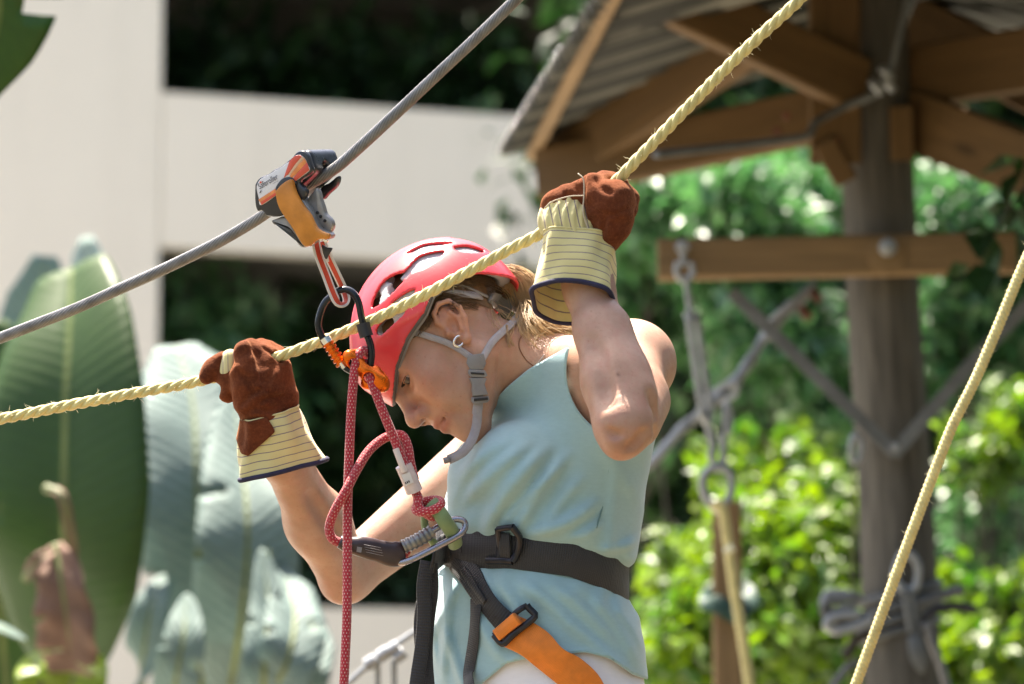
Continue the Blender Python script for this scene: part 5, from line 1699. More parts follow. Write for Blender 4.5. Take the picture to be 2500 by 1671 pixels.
for (x, y) in ((1163, 912), (1167, 972)):
    buckle_plate([(x - 13, y - 2), (x + 13, y - 4), (x + 13, y + 2), (x - 13, y + 4)], .0117, .001, M['blk_rubber'], .0003, 'buckle_slot')
# earring
c = L(1120, 834, first_hit(B, 1118, 815) + .001)
a = np.linspace(0, 2 * np.pi, 40, endpoint=False)
V, F, UV = tube(c + .0068 * (np.cos(a)[:, None] * np.array([.93, .2, .3]) + np.sin(a)[:, None] * np.array([0, 1., 0])), .0021, 10, closed=True, hint=np.array([0, 0, -1.]))
make('earring', V, F, M['silver'], person)
# fine neck chain
P = [on(B, *q, .001)[0] for q in ((1282, 812), (1268, 830), (1268, 852), (1285, 880), (1305, 895))]
V, F, UV = tube(spline(np.array(P), 40), .0006, 5); make('necklace', V, F, M['copper'], person)
P = [on(B, *q, .001)[0] for q in ((1305, 895), (1318, 882), (1330, 866))]
V, F, UV = tube(spline(np.array(P), 16), .0006, 5); make('necklace', V, F, M['silver'], person)

# ---------------------------------------------------------------- hair
rngh = np.random.default_rng(77)
def lock(mb, guides, n, spread, r=.00042, wav=.0015, ends=.4):
    """n hairs following a guide path (local points), spread in metres at root/mid/tip"""
    G_ = spline(np.array(guides), 14)
    T_, N_, B_ = frames(G_)
    t = np.linspace(0, 1, 14)
    for i in range(n):
        a = rngh.normal(size=2)
        sp_ = np.interp(t, [0, .5, 1], spread)
        ph, fq = rngh.random() * 6.28, 3 + 5 * rngh.random()
        wv = wav * t * np.sin(fq * t + ph)
        P = G_ + N_ * (a[0] * sp_ + wv)[:, None] + B_ * (a[1] * sp_ + wav * t * np.cos(fq * t + ph * 2))[:, None]
        m = 14 if rngh.random() > ends else rngh.integers(8, 14)
        mb.add(*tube(P[:m], np.linspace(r, r * .5, m), 3, caps=False))
def hp3(px, py, lift=.004):
    return on(B, px, py, lift)[0]
dark = MB(); fair = MB()
# dark hair under the shell, over temple, crown of the ear and nape
for (x0, y0, x1, y1, x2, y2, n) in ((1060, 722, 1050, 755, 1040, 800, 60), (1045, 735, 1030, 765, 1015, 800, 60), (1075, 712, 1110, 706, 1150, 716, 80), (1090, 700, 1140, 695, 1190, 705, 80),
                                    (1110, 690, 1160, 685, 1215, 705, 90), (1140, 690, 1190, 700, 1230, 740, 80), (1075, 725, 1120, 735, 1165, 748, 60), (1110, 742, 1130, 745, 1160, 750, 40),
                                    (1020, 760, 1000, 790, 985, 820, 50), (1150, 680, 1190, 690, 1240, 730, 60), (1040, 770, 1025, 800, 1012, 818, 40), (1000, 800, 975, 830, 955, 865, 40)):
    lock(dark, [hp3(x0, y0), hp3(x1, y1), hp3(x2, y2)], n, (.004, .005, .004))
for (x0, y0, x1, y1, x2, y2, n) in ((1200, 672, 1250, 690, 1282, 760, 200), (1230, 668, 1272, 700, 1290, 770, 220), (1170, 680, 1230, 705, 1270, 775, 160), (1240, 670, 1285, 710, 1296, 775, 200),
                                    (1195, 760, 1205, 790, 1222, 812, 9), (1205, 765, 1225, 790, 1245, 800, 10), (1192, 768, 1195, 800, 1212, 820, 5)):
    lock(fair, [hp3(x0, y0, .006), hp3(x1, y1, .010), hp3(x2, y2, .010)], n, (.004, .006, .005))
# ponytail swept over the nape towards the back, with flyaways
A0 = hp3(1285, 770, .010)
for (p1, p2, n, sp_) in (((1320, 812, -.045), (1420, 862, -.01), 420, (.006, .013, .012)), ((1300, 830, -.05), (1390, 885, -.015), 340, (.006, .014, .013)), ((1330, 795, -.04), (1440, 830, .01), 260, (.006, .012, .016)),
                         ((1275, 835, -.065), (1330, 880, -.045), 70, (.006, .010, .012)), ((1350, 790, -.035), (1460, 800, .02), 40, (.006, .014, .026))):
    lock(fair, [A0, (A0 + L(*p1)) / 2 + [0, .004, -.004], L(*p1), L(*p2)], n, sp_, wav=.004)
for i in range(45):
    x, y = rngh.uniform(1290, 1400), rngh.uniform(790, 850)
    d = -.05 + rngh.normal() * .02
    lock(fair, [L(x, y, d), L(x + rngh.uniform(20, 60), y + rngh.uniform(-45, 5), d), L(x + rngh.uniform(40, 130), y + rngh.uniform(-60, 20), d + .02)], 1, (0, 0, 0), .00022, .006)
for (pts) in (((1232, 800), (1236, 826), (1252, 846)), ((1250, 795), (1236, 836), (1240, 850)), ((1300, 800), (1310, 830), (1300, 842))):
    lock(fair, [hp3(*p, .004) for p in pts], 14, (.001, .0015, .001))
dark.build('hair_under_helmet', M['hair_dark'], person)
fair.build('ponytail', M['hair'], person)
# red hair tie
a = np.linspace(0, 2 * np.pi, 24, endpoint=False)
V, F, UV = tube(A0 + [.004, -.004, 0] + .013 * (np.cos(a)[:, None] * unit(np.array([.3, .9, 0])) + np.sin(a)[:, None] * np.array([0, 0, 1.])), .0024, 8, closed=True)
make('hair_tie', V, F, M['label_red'], person)
# close hair mass over the skull behind the hairline
CAPF = Field(steps(-.11, .11, .004), steps(-.05, .14, .004), steps(-.085, .085, .004))
CAPF.ell((-.006, .045, 0), (.0985, .0875, .0765)); CAPF.ell((.044, .045, 0), (.050, .0565, .0625), k=.02)
CAPF.full(lambda D, X, Y, Z: D - .0012 * wob(X, Y, Z, 260, 4))
cv, cf = CAPF.mesh(1)
hl = np.interp(cv[:, 0], [-.11, -.085, -.06, -.03, 0, .02, .04, .06, .1], [-.03, -.028, -.005, .022, .034, .026, .034, .055, .075])
cv, cf = clip_mesh(cv, cf, hl - cv[:, 1])
make('hair_mass', H(cv), cf, M['hair_dark'], person)
# ================================================================== GLOVES
def rope_d(x): return -.02 - .00016 * x
def cuff(parent, c0, c1, xdir, h0, h1, e0, e1, tilt0, tilt1, bow0=0, bow1=0, nst=8, sup=2.8, wob_=.0026, seed=0):
    """open striped gauntlet; c0,c1 local centres, xdir local unit across, h half widths, e half depths, tilt: near side raised (m)"""
    m, n = 26, 64
    a = np.linspace(0, 2 * np.pi, n, endpoint=False)
    ax = unit(c1 - c0); xd = unit(xdir - (xdir @ ax) * ax); zd = np.cross(ax, xd)
    if zd[2] > 0: zd = -zd                                   # towards the lens
    V, UV = [], []
    rg = np.random.default_rng(seed)
    for i in range(m):
        t = i / (m - 1)
        c = c0 + (c1 - c0) * t; h = h0 + (h1 - h0) * t; e = e0 + (e1 - e0) * t; tl = tilt0 + (tilt1 - tilt0) * t
        ca, sa = np.cos(a), np.sin(a)
        x = np.sign(ca) * np.abs(ca) ** (2 / sup) * h; z = np.sign(sa) * np.abs(sa) ** (2 / sup) * e
        dr = wob_ * (np.sin(3 * a + 5 * t + seed) + .6 * np.sin(7 * a - 4 * t))
        bow = (bow0 + (bow1 - bow0) * t) * (np.abs(x) / h) ** 2
        P = c + (x * (1 + dr / h))[:, None] * xd + (z * (1 + dr / e))[:, None] * zd - ax * (tl * z / e)[:, None] + ax * bow[:, None]
        V.append(P); UV.append(np.stack([np.full(n, t * nst + .3), a / 6.28], 1))
    F = [[i * n + k, i * n + (k + 1) % n, (i + 1) * n + (k + 1) % n, (i + 1) * n + k] for i in range(m - 1) for k in range(n)]
    o = make('cuff', np.concatenate(V), F, M['canvas'], parent, uv=np.concatenate(UV))
    md = o.modifiers.new('thick', 'SOLIDIFY'); md.thickness = .0022; md.offset = -1
    Vt, Ft, U = tube(V[-1], .0034, 8, closed=True); make('cuff_binding', Vt, Ft, M['navy'], o)
    Vt, Ft, U = tube(V[0] * .999 + V[1] * .001, .0014, 6, closed=True); make('cuff_hem', Vt, Ft, M['canvas'], o, uv=U)
    return o, V
def px_crease(F, pts, r=.0026, k=.004):
    P = [L(x, y, first_hit(F, x, y, d0=-.42, default=9)) for x, y in spline(np.array(pts, float), 9)]
    P = [p for p in P if p[2] < 5]
    for i in range(len(P) - 1): F.cone(P[i], P[i + 1], r * (1 - .3 * abs(i - 4) / 4), r, k, True)
def suede_noise(F, amp=.0012, f=170, seed=2):
    F.full(lambda D, X, Y, Z: D - amp * wob(X, Y, Z, f, seed) - amp * .7 * wob(X, Y, Z, f * 2.3, seed + 1))
def fuzz(name, V, F, n, ln, r, mat, parent, seed):
    """short fibres standing off a surface"""
    rg = np.random.default_rng(seed)
    idx = rg.integers(0, len(F), n)
    P = V[F[idx]].mean(1); e1 = V[F[idx][:, 1]] - V[F[idx][:, 0]]; e2 = V[F[idx][:, 2]] - V[F[idx][:, 0]]
    N = np.cross(e1, e2); N /= np.linalg.norm(N, axis=1)[:, None] + 1e-12
    d = N + rg.normal(size=(n, 3)) * .7; d /= np.linalg.norm(d, axis=1)[:, None]
    s = np.cross(d, rg.normal(size=(n, 3))); s /= np.linalg.norm(s, axis=1)[:, None] + 1e-12
    l = ln * (.5 + rg.random(n))[:, None]
    tip = P + d * l + rg.normal(size=(n, 3)) * ln * .25
    Vn = np.stack([P - s * r, P + s * r, tip], 1).reshape(-1, 3)
    o = make(name, Vn, np.arange(3 * n).reshape(-1, 3).astype(np.int32), mat, parent, smooth=False)
    o['kind'] = 'stuff'
    return o

# ---- near (left) hand, high on the rope
gl = thing('work_glove', 'brown suede glove of the raised near hand, striped canvas back and open cuff', 'glove', W(L(1410, 735, -.25)), 'work gloves')
GF = Field(steps(-.00, .18, .0023), steps(.09, .25, .0023), steps(-.33, -.155, .0026))
GF.cone(L(1488, 596, -.262), L(1490, 520, -.272), .014, .027, .012)
GF.ball(L(1484, 492, -.272), .0285, .016)
GF.ball(L(1512, 486, -.262), .021, .014)
GF.ball(L(1497, 548, -.268), .024, .014)
GF.cone(L(1446, 472, -.272), L(1440, 530, -.268), .014, .012, .012)
for i in range(4):
    f = i / 3
    kx, ky = 1356 + f * 92, 490 - f * 40
    dd = -.252 - .012 * f
    P = [L(kx, ky, dd), L(kx + 26, ky - 10, dd + .022), L(kx + 62, ky - 4, dd + .046), L(kx + 88, ky + 34, dd + .05), L(kx + 84, ky + 70, dd + .036)]
    GF.chain(P, [.0128, .0128, .0122, .0118, .0108], .004)
GF.cone(L(1345, 505, -.248), L(1440, 455, -.268), .0135, .0150, .01)          # knuckle strap
GF.cone(L(1338, 560, -.235), L(1350, 500, -.24), .012, .015, .01)
suede_noise(GF, .0015, 120)
px_crease(GF, [(1426, 432), (1423, 500), (1430, 562)], .0030, .004); px_crease(GF, [(1452, 588), (1470, 565), (1478, 535)], .0026); px_crease(GF, [(1440, 500), (1462, 520), (1500, 525), (1530, 510)], .0018)
px_crease(GF, [(1456, 436), (1466, 456), (1490, 470)], .0026); px_crease(GF, [(1380, 470), (1392, 486)], .0020); px_crease(GF, [(1400, 448), (1414, 470)], .0020)
GF.cone(L(1310, 580, rope_d(1310)), L(1560, 412, rope_d(1560)), .0088, .0088, sub=True)
gv, gf = GF.mesh(1)
make('suede_palm', gv, gf, M['suede'], gl)
fuzz('suede_nap', gv, gf, 2600, .0022, .00016, M['suede'], gl, 3)
CF = Field(steps(.02, .14, .0023), steps(.10, .215, .0023), steps(-.31, -.19, .0026))
CF.ell(L(1390, 535, -.248), (.0370, .0330, .0300)); CF.cone(L(1395, 550, -.25), L(1415, 610, -.25), .0345, .0400, .02)
CF.full(lambda D, X, Y, Z: D - .0016 * np.sin(X * 560 + 2 * np.sin(Y * 90)) * np.ones_like(Z) - .001 * wob(X, Y, Z, 140, 6))
cv, cf = CF.mesh(1)
px, py = pix(cv)
make('canvas_back', cv, cf, M['canvas'], gl, uv=np.stack([(px - .22 * (py - 500)) / 21.0, py / 20], 1))
ckl, ring = cuff(gl, L(1414, 578, -.250), L(1402, 738, -.262), np.array([1., 0.02, -.12]), rp(86, -.25), rp(100, -.26), .040, .050, .004, .020, .0, .004, 7.6, 2.8, seed=1)
# pale stitching where suede meets canvas
for pts in (((1411, 424, -.285), (1424, 438, -.288), (1426, 470, -.288), (1424, 520, -.288), (1436, 560, -.288)), ((1330, 508, -.262), (1350, 492, -.272), (1390, 480, -.28), (1424, 478, -.286))):
    V, F, UV = tube(spline(Ls(pts), 40), .0009, 5); make('stitching', V, F, M['thread'], gl)

# ---- far (right) hand, lower on the rope
gr = thing('work_glove', 'brown suede glove of the lower hand ahead of the face, palm and striped cuff showing', 'glove', W(L(690, 1190, -.11)), 'work gloves')
GF = Field(steps(-.44, -.26, .0022), steps(-.16, .02, .0022), steps(-.185, -.04, .0026))
GF.cone(L(660, 1030, -.114), L(642, 940, -.122), .0385, .034, .01)
GF.cone(L(634, 935, -.126), L(640, 885, -.120), .033, .026, .015)
GF.cone(L(612, 985, -.140), L(600, 905, -.146), .021, .018, .015)              # thumb root
GF.cone(L(600, 905, -.146), L(594, 858, -.140), .018, .0135, .010)             # thumb over the rope
GF.cone(L(594, 858, -.140), L(612, 848, -.120), .0135, .0125, .006)
GF.cone(L(690, 965, -.116), L(682, 905, -.120), .020, .016, .012)
GF.cone(L(684, 905, -.122), L(668, 878, -.108), .0155, .0135, .008)
for i, (x, y) in enumerate(((625, 856), (648, 862), (668, 872))):              # knuckles folded over the rope behind
    GF.chain([L(x, y, -.100), L(x + 10, y - 6, -.084), L(x + 16, y + 24, -.074), L(x + 8, y + 50, -.086)], [.0125, .0125, .0120, .0110], .004)
GF.cone(L(560, 925, -.128), L(553, 966, -.122), .0125, .0105, .006)            # curled finger end
GF.cone(L(585, 935, -.126), L(560, 925, -.126), .014, .0125, .008)
GF.chain([L(575, 880, -.112), L(548, 884, -.118), L(520, 900, -.124), L(503, 922, -.126)], [.0130, .0128, .0118, .0092], .005)   # index laid along the rope
GF.cone(L(530, 898, -.122), L(545, 925, -.118), .0105, .0100, .006)
suede_noise(GF, .0016, 120)
def crease(pts, r=.0022):
    for i in range(len(pts) - 1): GF.cone(L(*pts[i]), L(*pts[i + 1]), r, r, .003, True)
px_crease(GF, [(617, 840), (628, 866), (640, 902), (646, 942)], .0034, .006); px_crease(GF, [(574, 902), (598, 924), (618, 958)], .0030); px_crease(GF, [(588, 990), (612, 964), (642, 952)], .0028)
px_crease(GF, [(664, 905), (656, 940), (664, 978)], .0028); px_crease(GF, [(628, 990), (648, 975), (690, 968)], .0022); px_crease(GF, [(640, 846), (662, 862), (690, 884)], .0024, .003); px_crease(GF, [(600, 1010), (622, 1000), (660, 1004)], .002)
GF.cone(L(470, 940, rope_d(470)), L(760, 846, rope_d(760)), .0088, .0088, sub=True)
gv, gf = GF.mesh(1)
make('suede_palm', gv, gf, M['suede'], gr)
fuzz('suede_nap', gv, gf, 2200, .0020, .00016, M['suede'], gr, 4)
CF = Field(steps(-.41, -.355, .002), steps(-.06, .0, .002), steps(-.16, -.09, .0022))
CF.cone(L(563, 876, -.124), L(556, 908, -.128), .0128, .0125)
cv, cf = CF.mesh(1); px, py = pix(cv)
make('canvas_finger', cv, cf, M['canvas'], gr, uv=np.stack([px / 13, py / 20], 1))
ckr, ringr = cuff(gr, L(655, 1005, -.116), L(690, 1150, -.098), np.array([.92, .39, 0]), rp(70, -.1), rp(107, -.1), .0375, .046, .002, .010, 0, -.002, 7.4, 3.0, seed=2)
# suede patch running down over the cuff
def ring_pt(rings, t, px):
    """point on the near side of the cuff nearest to a photo column"""
    i = int(np.clip(t, 0, 1) * (len(rings) - 1)); R = rings[i]
    X, Y = pix(R)
    near = R[:, 2] < R[:, 2].mean()
    k = np.argmin(np.where(near, np.abs(X - px), 1e9))
    return R[k]
def near_d(rings, px, py):
    A_ = np.concatenate(rings); X, Y = pix(A_)
    m = A_[:, 2] < A_[:, 2].mean()
    q = (X - px) ** 2 + (Y - py) ** 2 + (~m) * 1e9
    return A_[np.argmin(q), 2]
A_ = np.concatenate(ringr); nn = 64
Fq = np.array([[i * nn + k, i * nn + (k + 1) % nn, (i + 1) * nn + (k + 1) % nn, (i + 1) * nn + k] for i in range(25) for k in range(nn)])
cen = np.repeat(np.array([r_.mean(0) for r_ in ringr]), nn, 0)
out = A_ - cen; out /= np.linalg.norm(out, axis=1)[:, None]
A_ = A_ + out * .0026
X_, Y_ = pix(A_)
poly = np.array([(560, 985), (640, 985), (652, 1020), (673, 1054), (642, 1082), (606, 1114), (588, 1108), (572, 1060)], float)
c_ = poly_sdf(X_, Y_, poly) * .0005
c_[A_[:, 2] > cen[:, 2] + .01] = 1
pv, pf = clip_mesh(A_, Fq, c_)
o = make('suede_patch', pv, pf, M['suede'], gr); md = o.modifiers.new('thick', 'SOLIDIFY'); md.thickness = .0026; md.offset = -1
# ================================================================== ROPES, TROLLEY, CARABINERS, HARNESS
# ---- yellow hand rope
def rope_obj(name, label, pts, R, pitch, nstr=3, mat='yellow_rope', hairs=260, seed=1, per=16):
    P = spline(pts, 240)
    o = thing(name, label, 'rope', W(P[len(P) // 2]))
    for V, F, UV in laid_rope(P, R, nstr, pitch, R * .56, R * .46, 9, per):
        make('strand', V, F, M[mat], o, uv=UV)
    rg = np.random.default_rng(seed)
    T, N, Bn = frames(P)
    mb = MB()
    for i in range(hairs):
        k = rg.integers(0, len(P)); a = rg.random() * 6.28
        nd = math.cos(a) * N[k] + math.sin(a) * Bn[k]
        p = P[k] + nd * R * .95 + T[k] * rg.normal() * .003
        dr = unit(nd * (.4 + rg.random()) + T[k] * rg.normal() * 1.2)
        l = .003 + .007 * rg.random() ** 2
        mb.add(*tube(np.array([p, p + dr * l * .6, p + dr * l + nd * .001]), np.array([.00022, .00018, .00008]), 3, caps=False))
    h = mb.build('loose_fibres', M['fuzz'], o); h['kind'] = 'stuff'
    return o
yp = [(-260, 1078), (-100, 1045), (0, 1024), (170, 990), (330, 960), (480, 932), (600, 900), (690, 868), (790, 832), (910, 782), (1030, 724), (1150, 660), (1250, 606), (1320, 570), (1400, 515), (1490, 455), (1570, 375), (1680, 262), (1790, 150), (1870, 75), (1960, -8), (2120, -170)]
rope_obj('hand_rope', 'thick twisted yellow rope held in both gloved hands', Ls([(x, y, rope_d(x)) for x, y in yp]), rp(14.5, -.15), .052)
# ---- the second, finer yellow rope on the right
yr = [(2560, 520), (2500, 645), (2440, 790), (2380, 930), (2330, 1030), (2290, 1130), (2230, 1290), (2160, 1480), (2090, 1671), (2040, 1810)]
rope_obj('guide_rope', 'fine yellow rope slanting down in front of the pole at the right', np.array([L(x, y, .35) for x, y in yr]), rp(13.5, .35), .022, 3, hairs=60, seed=2, per=14)
# ---- steel zip line cable
def cab_d(x): return -.055 - .00017 * x
cp = [(-300, 945), (-150, 885), (0, 826), (177, 757), (283, 710), (386, 664), (496, 611), (560, 577), (640, 528), (720, 470), (810, 418), (880, 358), (960, 284), (1066, 184), (1162, 94), (1257, 2), (1420, -160)]
P = spline(Ls([(x, y, cab_d(x)) for x, y in cp]), 260)
zc = thing('zip_line_cable', 'grey twisted steel zip line cable crossing the upper left', 'cable', W(P[130]))
for V, F, UV in laid_rope(P, .0075, 13, .105, .0019, .0058, 6, 22):
    make('strand', V, F, M['steel'], zc, uv=UV)
V, F, UV = tube(P, .0056, 12); make('core', V, F, M['galv_dull'], zc)

# ---- zip line trolley
e3 = unit([-.40, -.06, -.91])
tc = L(690, 445, cab_d(690) - .042)
tr = thing('zip_trolley', 'black zip line trolley with a printed label and orange side plate riding the steel cable', 'pulley', W(L(720, 600, cab_d(720))))
def onpl(pts, off=0.0, c=tc, n=e3):
    """photo pixels to points on the plane through c + n*off"""
    out = []
    for x, y in pts:
        r = np.array([(x - 1250) / FPX, (835.5 - y) / FPX, 1.0]); o = np.array([0, 0, -D0])
        q = c + n * off
        t = ((q - o) @ n) / (r @ n)
        out.append(o + r * t)
    return np.array(out)
def zp(q): return [(610 + x / 5.808, 350 + y / 5.808) for x, y in q]
def pl(name, q, off, th, mat, bev=.001, k=60, parent=tr, smoothline=True, n=e3, raw=False):
    pts = np.array(q if raw else zp(q))
    if smoothline: pts = spline(pts, k, True)
    V, F = plate(onpl(pts, off, n=n), n, th, bev)
    return make(name, V, F, M[mat], parent, autosmooth=40)
body = [(60, 620), (75, 560), (130, 490), (250, 440), (320, 385), (400, 345), (470, 300), (540, 240), (590, 200), (640, 140), (700, 105), (770, 110), (820, 170), (850, 260), (880, 390), (800, 470), (700, 545), (780, 640), (800, 700), (760, 790), (640, 860), (460, 1020), (250, 1040), (165, 960), (100, 968), (62, 850)]
pl('housing', body, 0, .012, 'blk_plastic', .004, 90)
# the box behind the face plate, along the cable
TF = Field(steps(-.38, -.20, .0022), steps(.155, .275, .0022), steps(-.26, -.07, .0026))
bpoly = onpl(spline(np.array(zp([(75, 620), (140, 500), (330, 395), (560, 240), (650, 130), (720, 95), (800, 120), (850, 260), (870, 390), (760, 520), (500, 740), (200, 900), (110, 950), (80, 850)])), 40, True), 0)
x_ = unit(np.cross(e3, [0, 1, 0])); y_ = np.cross(e3, x_)
bq = np.stack([(bpoly - tc) @ x_, (bpoly - tc) @ y_], 1)
def prism(X, Y, Z, q, w0, w1, rnd):
    a, b, e = X - tc[0], Y - tc[1], Z - tc[2]
    u = a * x_[0] + b * x_[1] + e * x_[2]; v = a * y_[0] + b * y_[1] + e * y_[2]; w = a * e3[0] + b * e3[1] + e * e3[2]
    s2 = poly_sdf(u, v, q) + rnd; dw = np.abs(w - (w0 + w1) / 2) - (w1 - w0) / 2 + rnd
    return np.sqrt(np.maximum(s2, 0) ** 2 + np.maximum(dw, 0) ** 2) + np.minimum(np.maximum(s2, dw), 0) - rnd
TF.full(lambda D, X, Y, Z: prism(X, Y, Z, bq, -.088, -.010, .007))
TF.cone(L(560, 580, cab_d(560)), L(900, 340, cab_d(900)), .0100, .0100, sub=True)
TF.cone(L(560, 610, cab_d(560)), L(900, 372, cab_d(900)), .0085, .0085, .003, sub=True)
V, F = TF.mesh(1); make('housing_body', V, F, M['blk_plastic'], tr)
pl('far_skirt', [(1010, 620), (1120, 560), (1215, 480), (1245, 470), (1250, 530), (1210, 620), (1100, 720), (1040, 790), (985, 795), (960, 720)], -.076, .012, 'blk_plastic', .003, 50)
pl('label_panel', [(95, 640), (110, 570), (150, 510), (260, 455), (340, 400), (420, 358), (500, 300), (560, 258), (600, 215), (640, 180), (695, 168), (750, 190), (790, 240), (820, 310), (845, 385), (740, 470), (640, 545), (440, 690), (165, 878), (125, 780)], .0012, .0014, 'label_white', .0004, 90)
pl('label_band', [(560, 258), (600, 215), (640, 180), (695, 168), (738, 185), (640, 300), (540, 445), (480, 490), (520, 370)], .0018, .0005, 'label_red', .0001, 0, smoothline=False)
pl('label_band', [(738, 187), (775, 215), (690, 300), (580, 440), (542, 448), (642, 302)], .0018, .0005, 'label_cream', .0001, 0, smoothline=False)
pl('label_band', [(776, 217), (805, 270), (735, 350), (655, 440), (600, 490), (560, 470), (582, 441), (692, 301)], .0018, .0005, 'label_orange', .0001, 0, smoothline=False)
pl('label_band', [(806, 272), (825, 318), (845, 383), (700, 495), (640, 543), (612, 500), (657, 441), (736, 352)], .0018, .0005, 'label_red', .0001, 0, smoothline=False)
pl('label_band', [(120, 800), (330, 665), (420, 600), (438, 690), (165, 876)], .0018, .0005, 'label_orange', .0001, 0, smoothline=False)
pl('label_band', [(150, 835), (340, 715), (436, 655), (440, 690), (167, 876)], .0022, .0004, 'label_red', .0001, 0, smoothline=False)
# lettering
def text_on(body_, size, org_px, dir_px, off, mat, parent, name='lettering', shear=0.0, squeeze=1.0):
    cu = bpy.data.curves.new('txt', 'FONT'); cu.body = body_; cu.size = 1.0; cu.extrude = 0.0; cu.shear = shear
    ob = bpy.data.objects.new('txt', cu); scene.collection.objects.link(ob)
    dg = bpy.context.evaluated_depsgraph_get(); me = ob.evaluated_get(dg).to_mesh()
    V0 = np.array([v.co[:] for v in me.vertices]); F0 = [list(p.vertices) for p in me.polygons]
    ob.evaluated_get(dg).to_mesh_clear(); bpy.data.objects.remove(ob); bpy.data.curves.remove(cu)
    p0 = onpl([org_px], off)[0]; p1 = onpl([dir_px], off)[0]
    ex = unit(p1 - p0); ey = np.cross(ex, e3); ey = ey if ey[1] > 0 else -ey
    w = V0[:, 0].max() - V0[:, 0].min(); sc = np.linalg.norm(p1 - p0) / w
    V = p0 + ex * ((V0[:, 0] - V0[:, 0].min()) * sc)[:, None] + ey * (V0[:, 1] * sc * squeeze)[:, None]
    return make(name, V, F0, M[mat], parent, smooth=False)
q0, q1 = zp([(140, 655), (405, 500)])
text_on('Saferoller', 1, q0, q1, .0021, 'label_ink', tr, squeeze=1.35)
q0, q1 = zp([(325, 582), (405, 538)])
text_on('ADVENTURE', 1, q0, q1, .0021, 'label_ink', tr, squeeze=.8)
pl('label_mark', [(136, 556), (150, 540), (168, 548), (160, 566), (145, 572)], .0022, .0004, 'label_red', .0001, 14)
pl('label_mark', [(140, 712), (156, 690), (162, 672), (158, 662), (148, 684), (134, 706)], .0022, .0004, 'label_ink', .0001, 14)
pl('arm_collar', [(355, 640), (390, 570), (450, 505), (530, 478), (600, 490), (640, 530), (660, 580), (560, 640), (430, 700), (370, 690)], .0030, .006, 'blk_plastic', .002)
# orange side plate
pl('side_plate', [(352, 700), (370, 660), (440, 585), (530, 525), (580, 516), (605, 545), (625, 640), (690, 790), (760, 900), (850, 1010), (905, 1130), (960, 1215), (1060, 1270), (1118, 1290), (1115, 1335), (1080, 1365), (960, 1365), (880, 1420), (830, 1462), (760, 1462), (690, 1370), (620, 1250), (540, 1130), (450, 1000), (385, 870)], .0095, .0085, 'org_plate', .0028, 110)
pl('side_plate_back', [(600, 560), (680, 680), (770, 830), (860, 960), (930, 1110), (990, 1215), (1110, 1280), (1100, 1350), (900, 1400), (760, 1460), (600, 1200), (500, 900)], -.002, .020, 'grey_lever', .002, 70)
# cast brake levers
pl('brake_lever', [(935, 640), (975, 690), (1000, 800), (1035, 900), (1065, 1000), (1130, 1065), (1165, 1130), (1165, 1200), (1120, 1265), (1040, 1268), (970, 1215), (915, 1110), (870, 980), (800, 850), (800, 800), (880, 700)], -.014, .012, 'grey_lever', .003, 80)
pl('brake_lever', [(300, 1100), (340, 1082), (460, 1040), (530, 1080), (590, 1180), (660, 1300), (730, 1400), (790, 1462), (740, 1482), (680, 1440), (620, 1350), (570, 1250), (500, 1200), (400, 1175), (325, 1150)], -.010, .012, 'grey_lever', .003, 80)
for (x, y) in ((1060, 1100), (1000, 1040), (955, 985)):
    disc('lever_hole', W(onpl(zp([(x, y)]), -.0128)[0]), e3 @ BASIS, .0022, .001, M['blk_rubber'], tr, 12, .0003)
for (x, y) in ((840, 1440), (880, 1415), (1000, 1360), (1050, 1370), (1075, 1385)):
    disc('rivet', W(onpl(zp([(x, y)]), .003)[0]), e3 @ BASIS, .0026, .004, M['silver'], tr, 10, .0008)

# ---- red and white sling
cd0 = -.172
sl = thing('short_sling', 'short red and white sewn sling between trolley and black carabiner', 'sling', W(L(810, 735, cd0)))
S1 = [(770, 588, -.19), (778, 625, -.19), (795, 670, -.188), (812, 715, -.186), (824, 738, -.184), (838, 742, -.174), (846, 732, -.163), (838, 705, -.160), (822, 670, -.166), (802, 628, -.172), (786, 590, -.176)]
P = spline(Ls(S1), 70); T, N, Bn = frames(P)
side = np.cross(T, [0, 0, -1.]); side /= np.linalg.norm(side, axis=1)[:, None]
V, F, UV = ribbon(P, .0130, .0028, side * .55 + np.array([0, 0, -.85])); make('tape', V, F, M['red_tape'], sl, uv=UV)
V, F, UV = ribbon(spline(Ls([(794, 600, -.192), (800, 640, -.190)]), 8), .004, .003, np.array([0, 0, -1.])); make('stitching', V, F, M['thread_white'], sl, uv=UV)
tgp = spline(Ls([(786, 598, -.196), (798, 604, -.198), (812, 606, -.198), (806, 618, -.198), (796, 634, -.197), (788, 618, -.197)]), 24, True)
V, F = plate(tgp, [0, 0, -1], .004, .001); make('tag', V, F, M['blk_plastic'], sl)

# ---- black carabiner
kb = thing('black_carabiner', 'large black carabiner with an orange screw gate in front of the yellow rope', 'carabiner', W(L(860, 915, -.18)))
loop = [(808, 725), (794, 738), (783, 762), (777, 792), (784, 818), (795, 834), (812, 858), (832, 886), (850, 902), (876, 912), (897, 908), (905, 886), (907, 858), (902, 834), (890, 806), (882, 772), (875, 738), (862, 716), (842, 707), (823, 712)]
def kd(x): return np.interp(x, [770, 800, 860, 910], [-.172, -.173, -.178, -.184])
P = spline(Ls([(x, y, kd(x)) for x, y in loop]), 110, True)
V, F, UV = tube(P, rp(10.2, -.17), 14, closed=True, flat=.85); make('frame', V, F, M['blk_alu'], kb)
def seg(name, pts, r, mat, parent, n=14, k=20, flat=1.0, caps=True):
    V, F, UV = tube(spline(Ls(pts), k), r, n, flat=flat, caps=caps); return make(name, V, F, M[mat], parent, uv=UV, autosmooth=50)
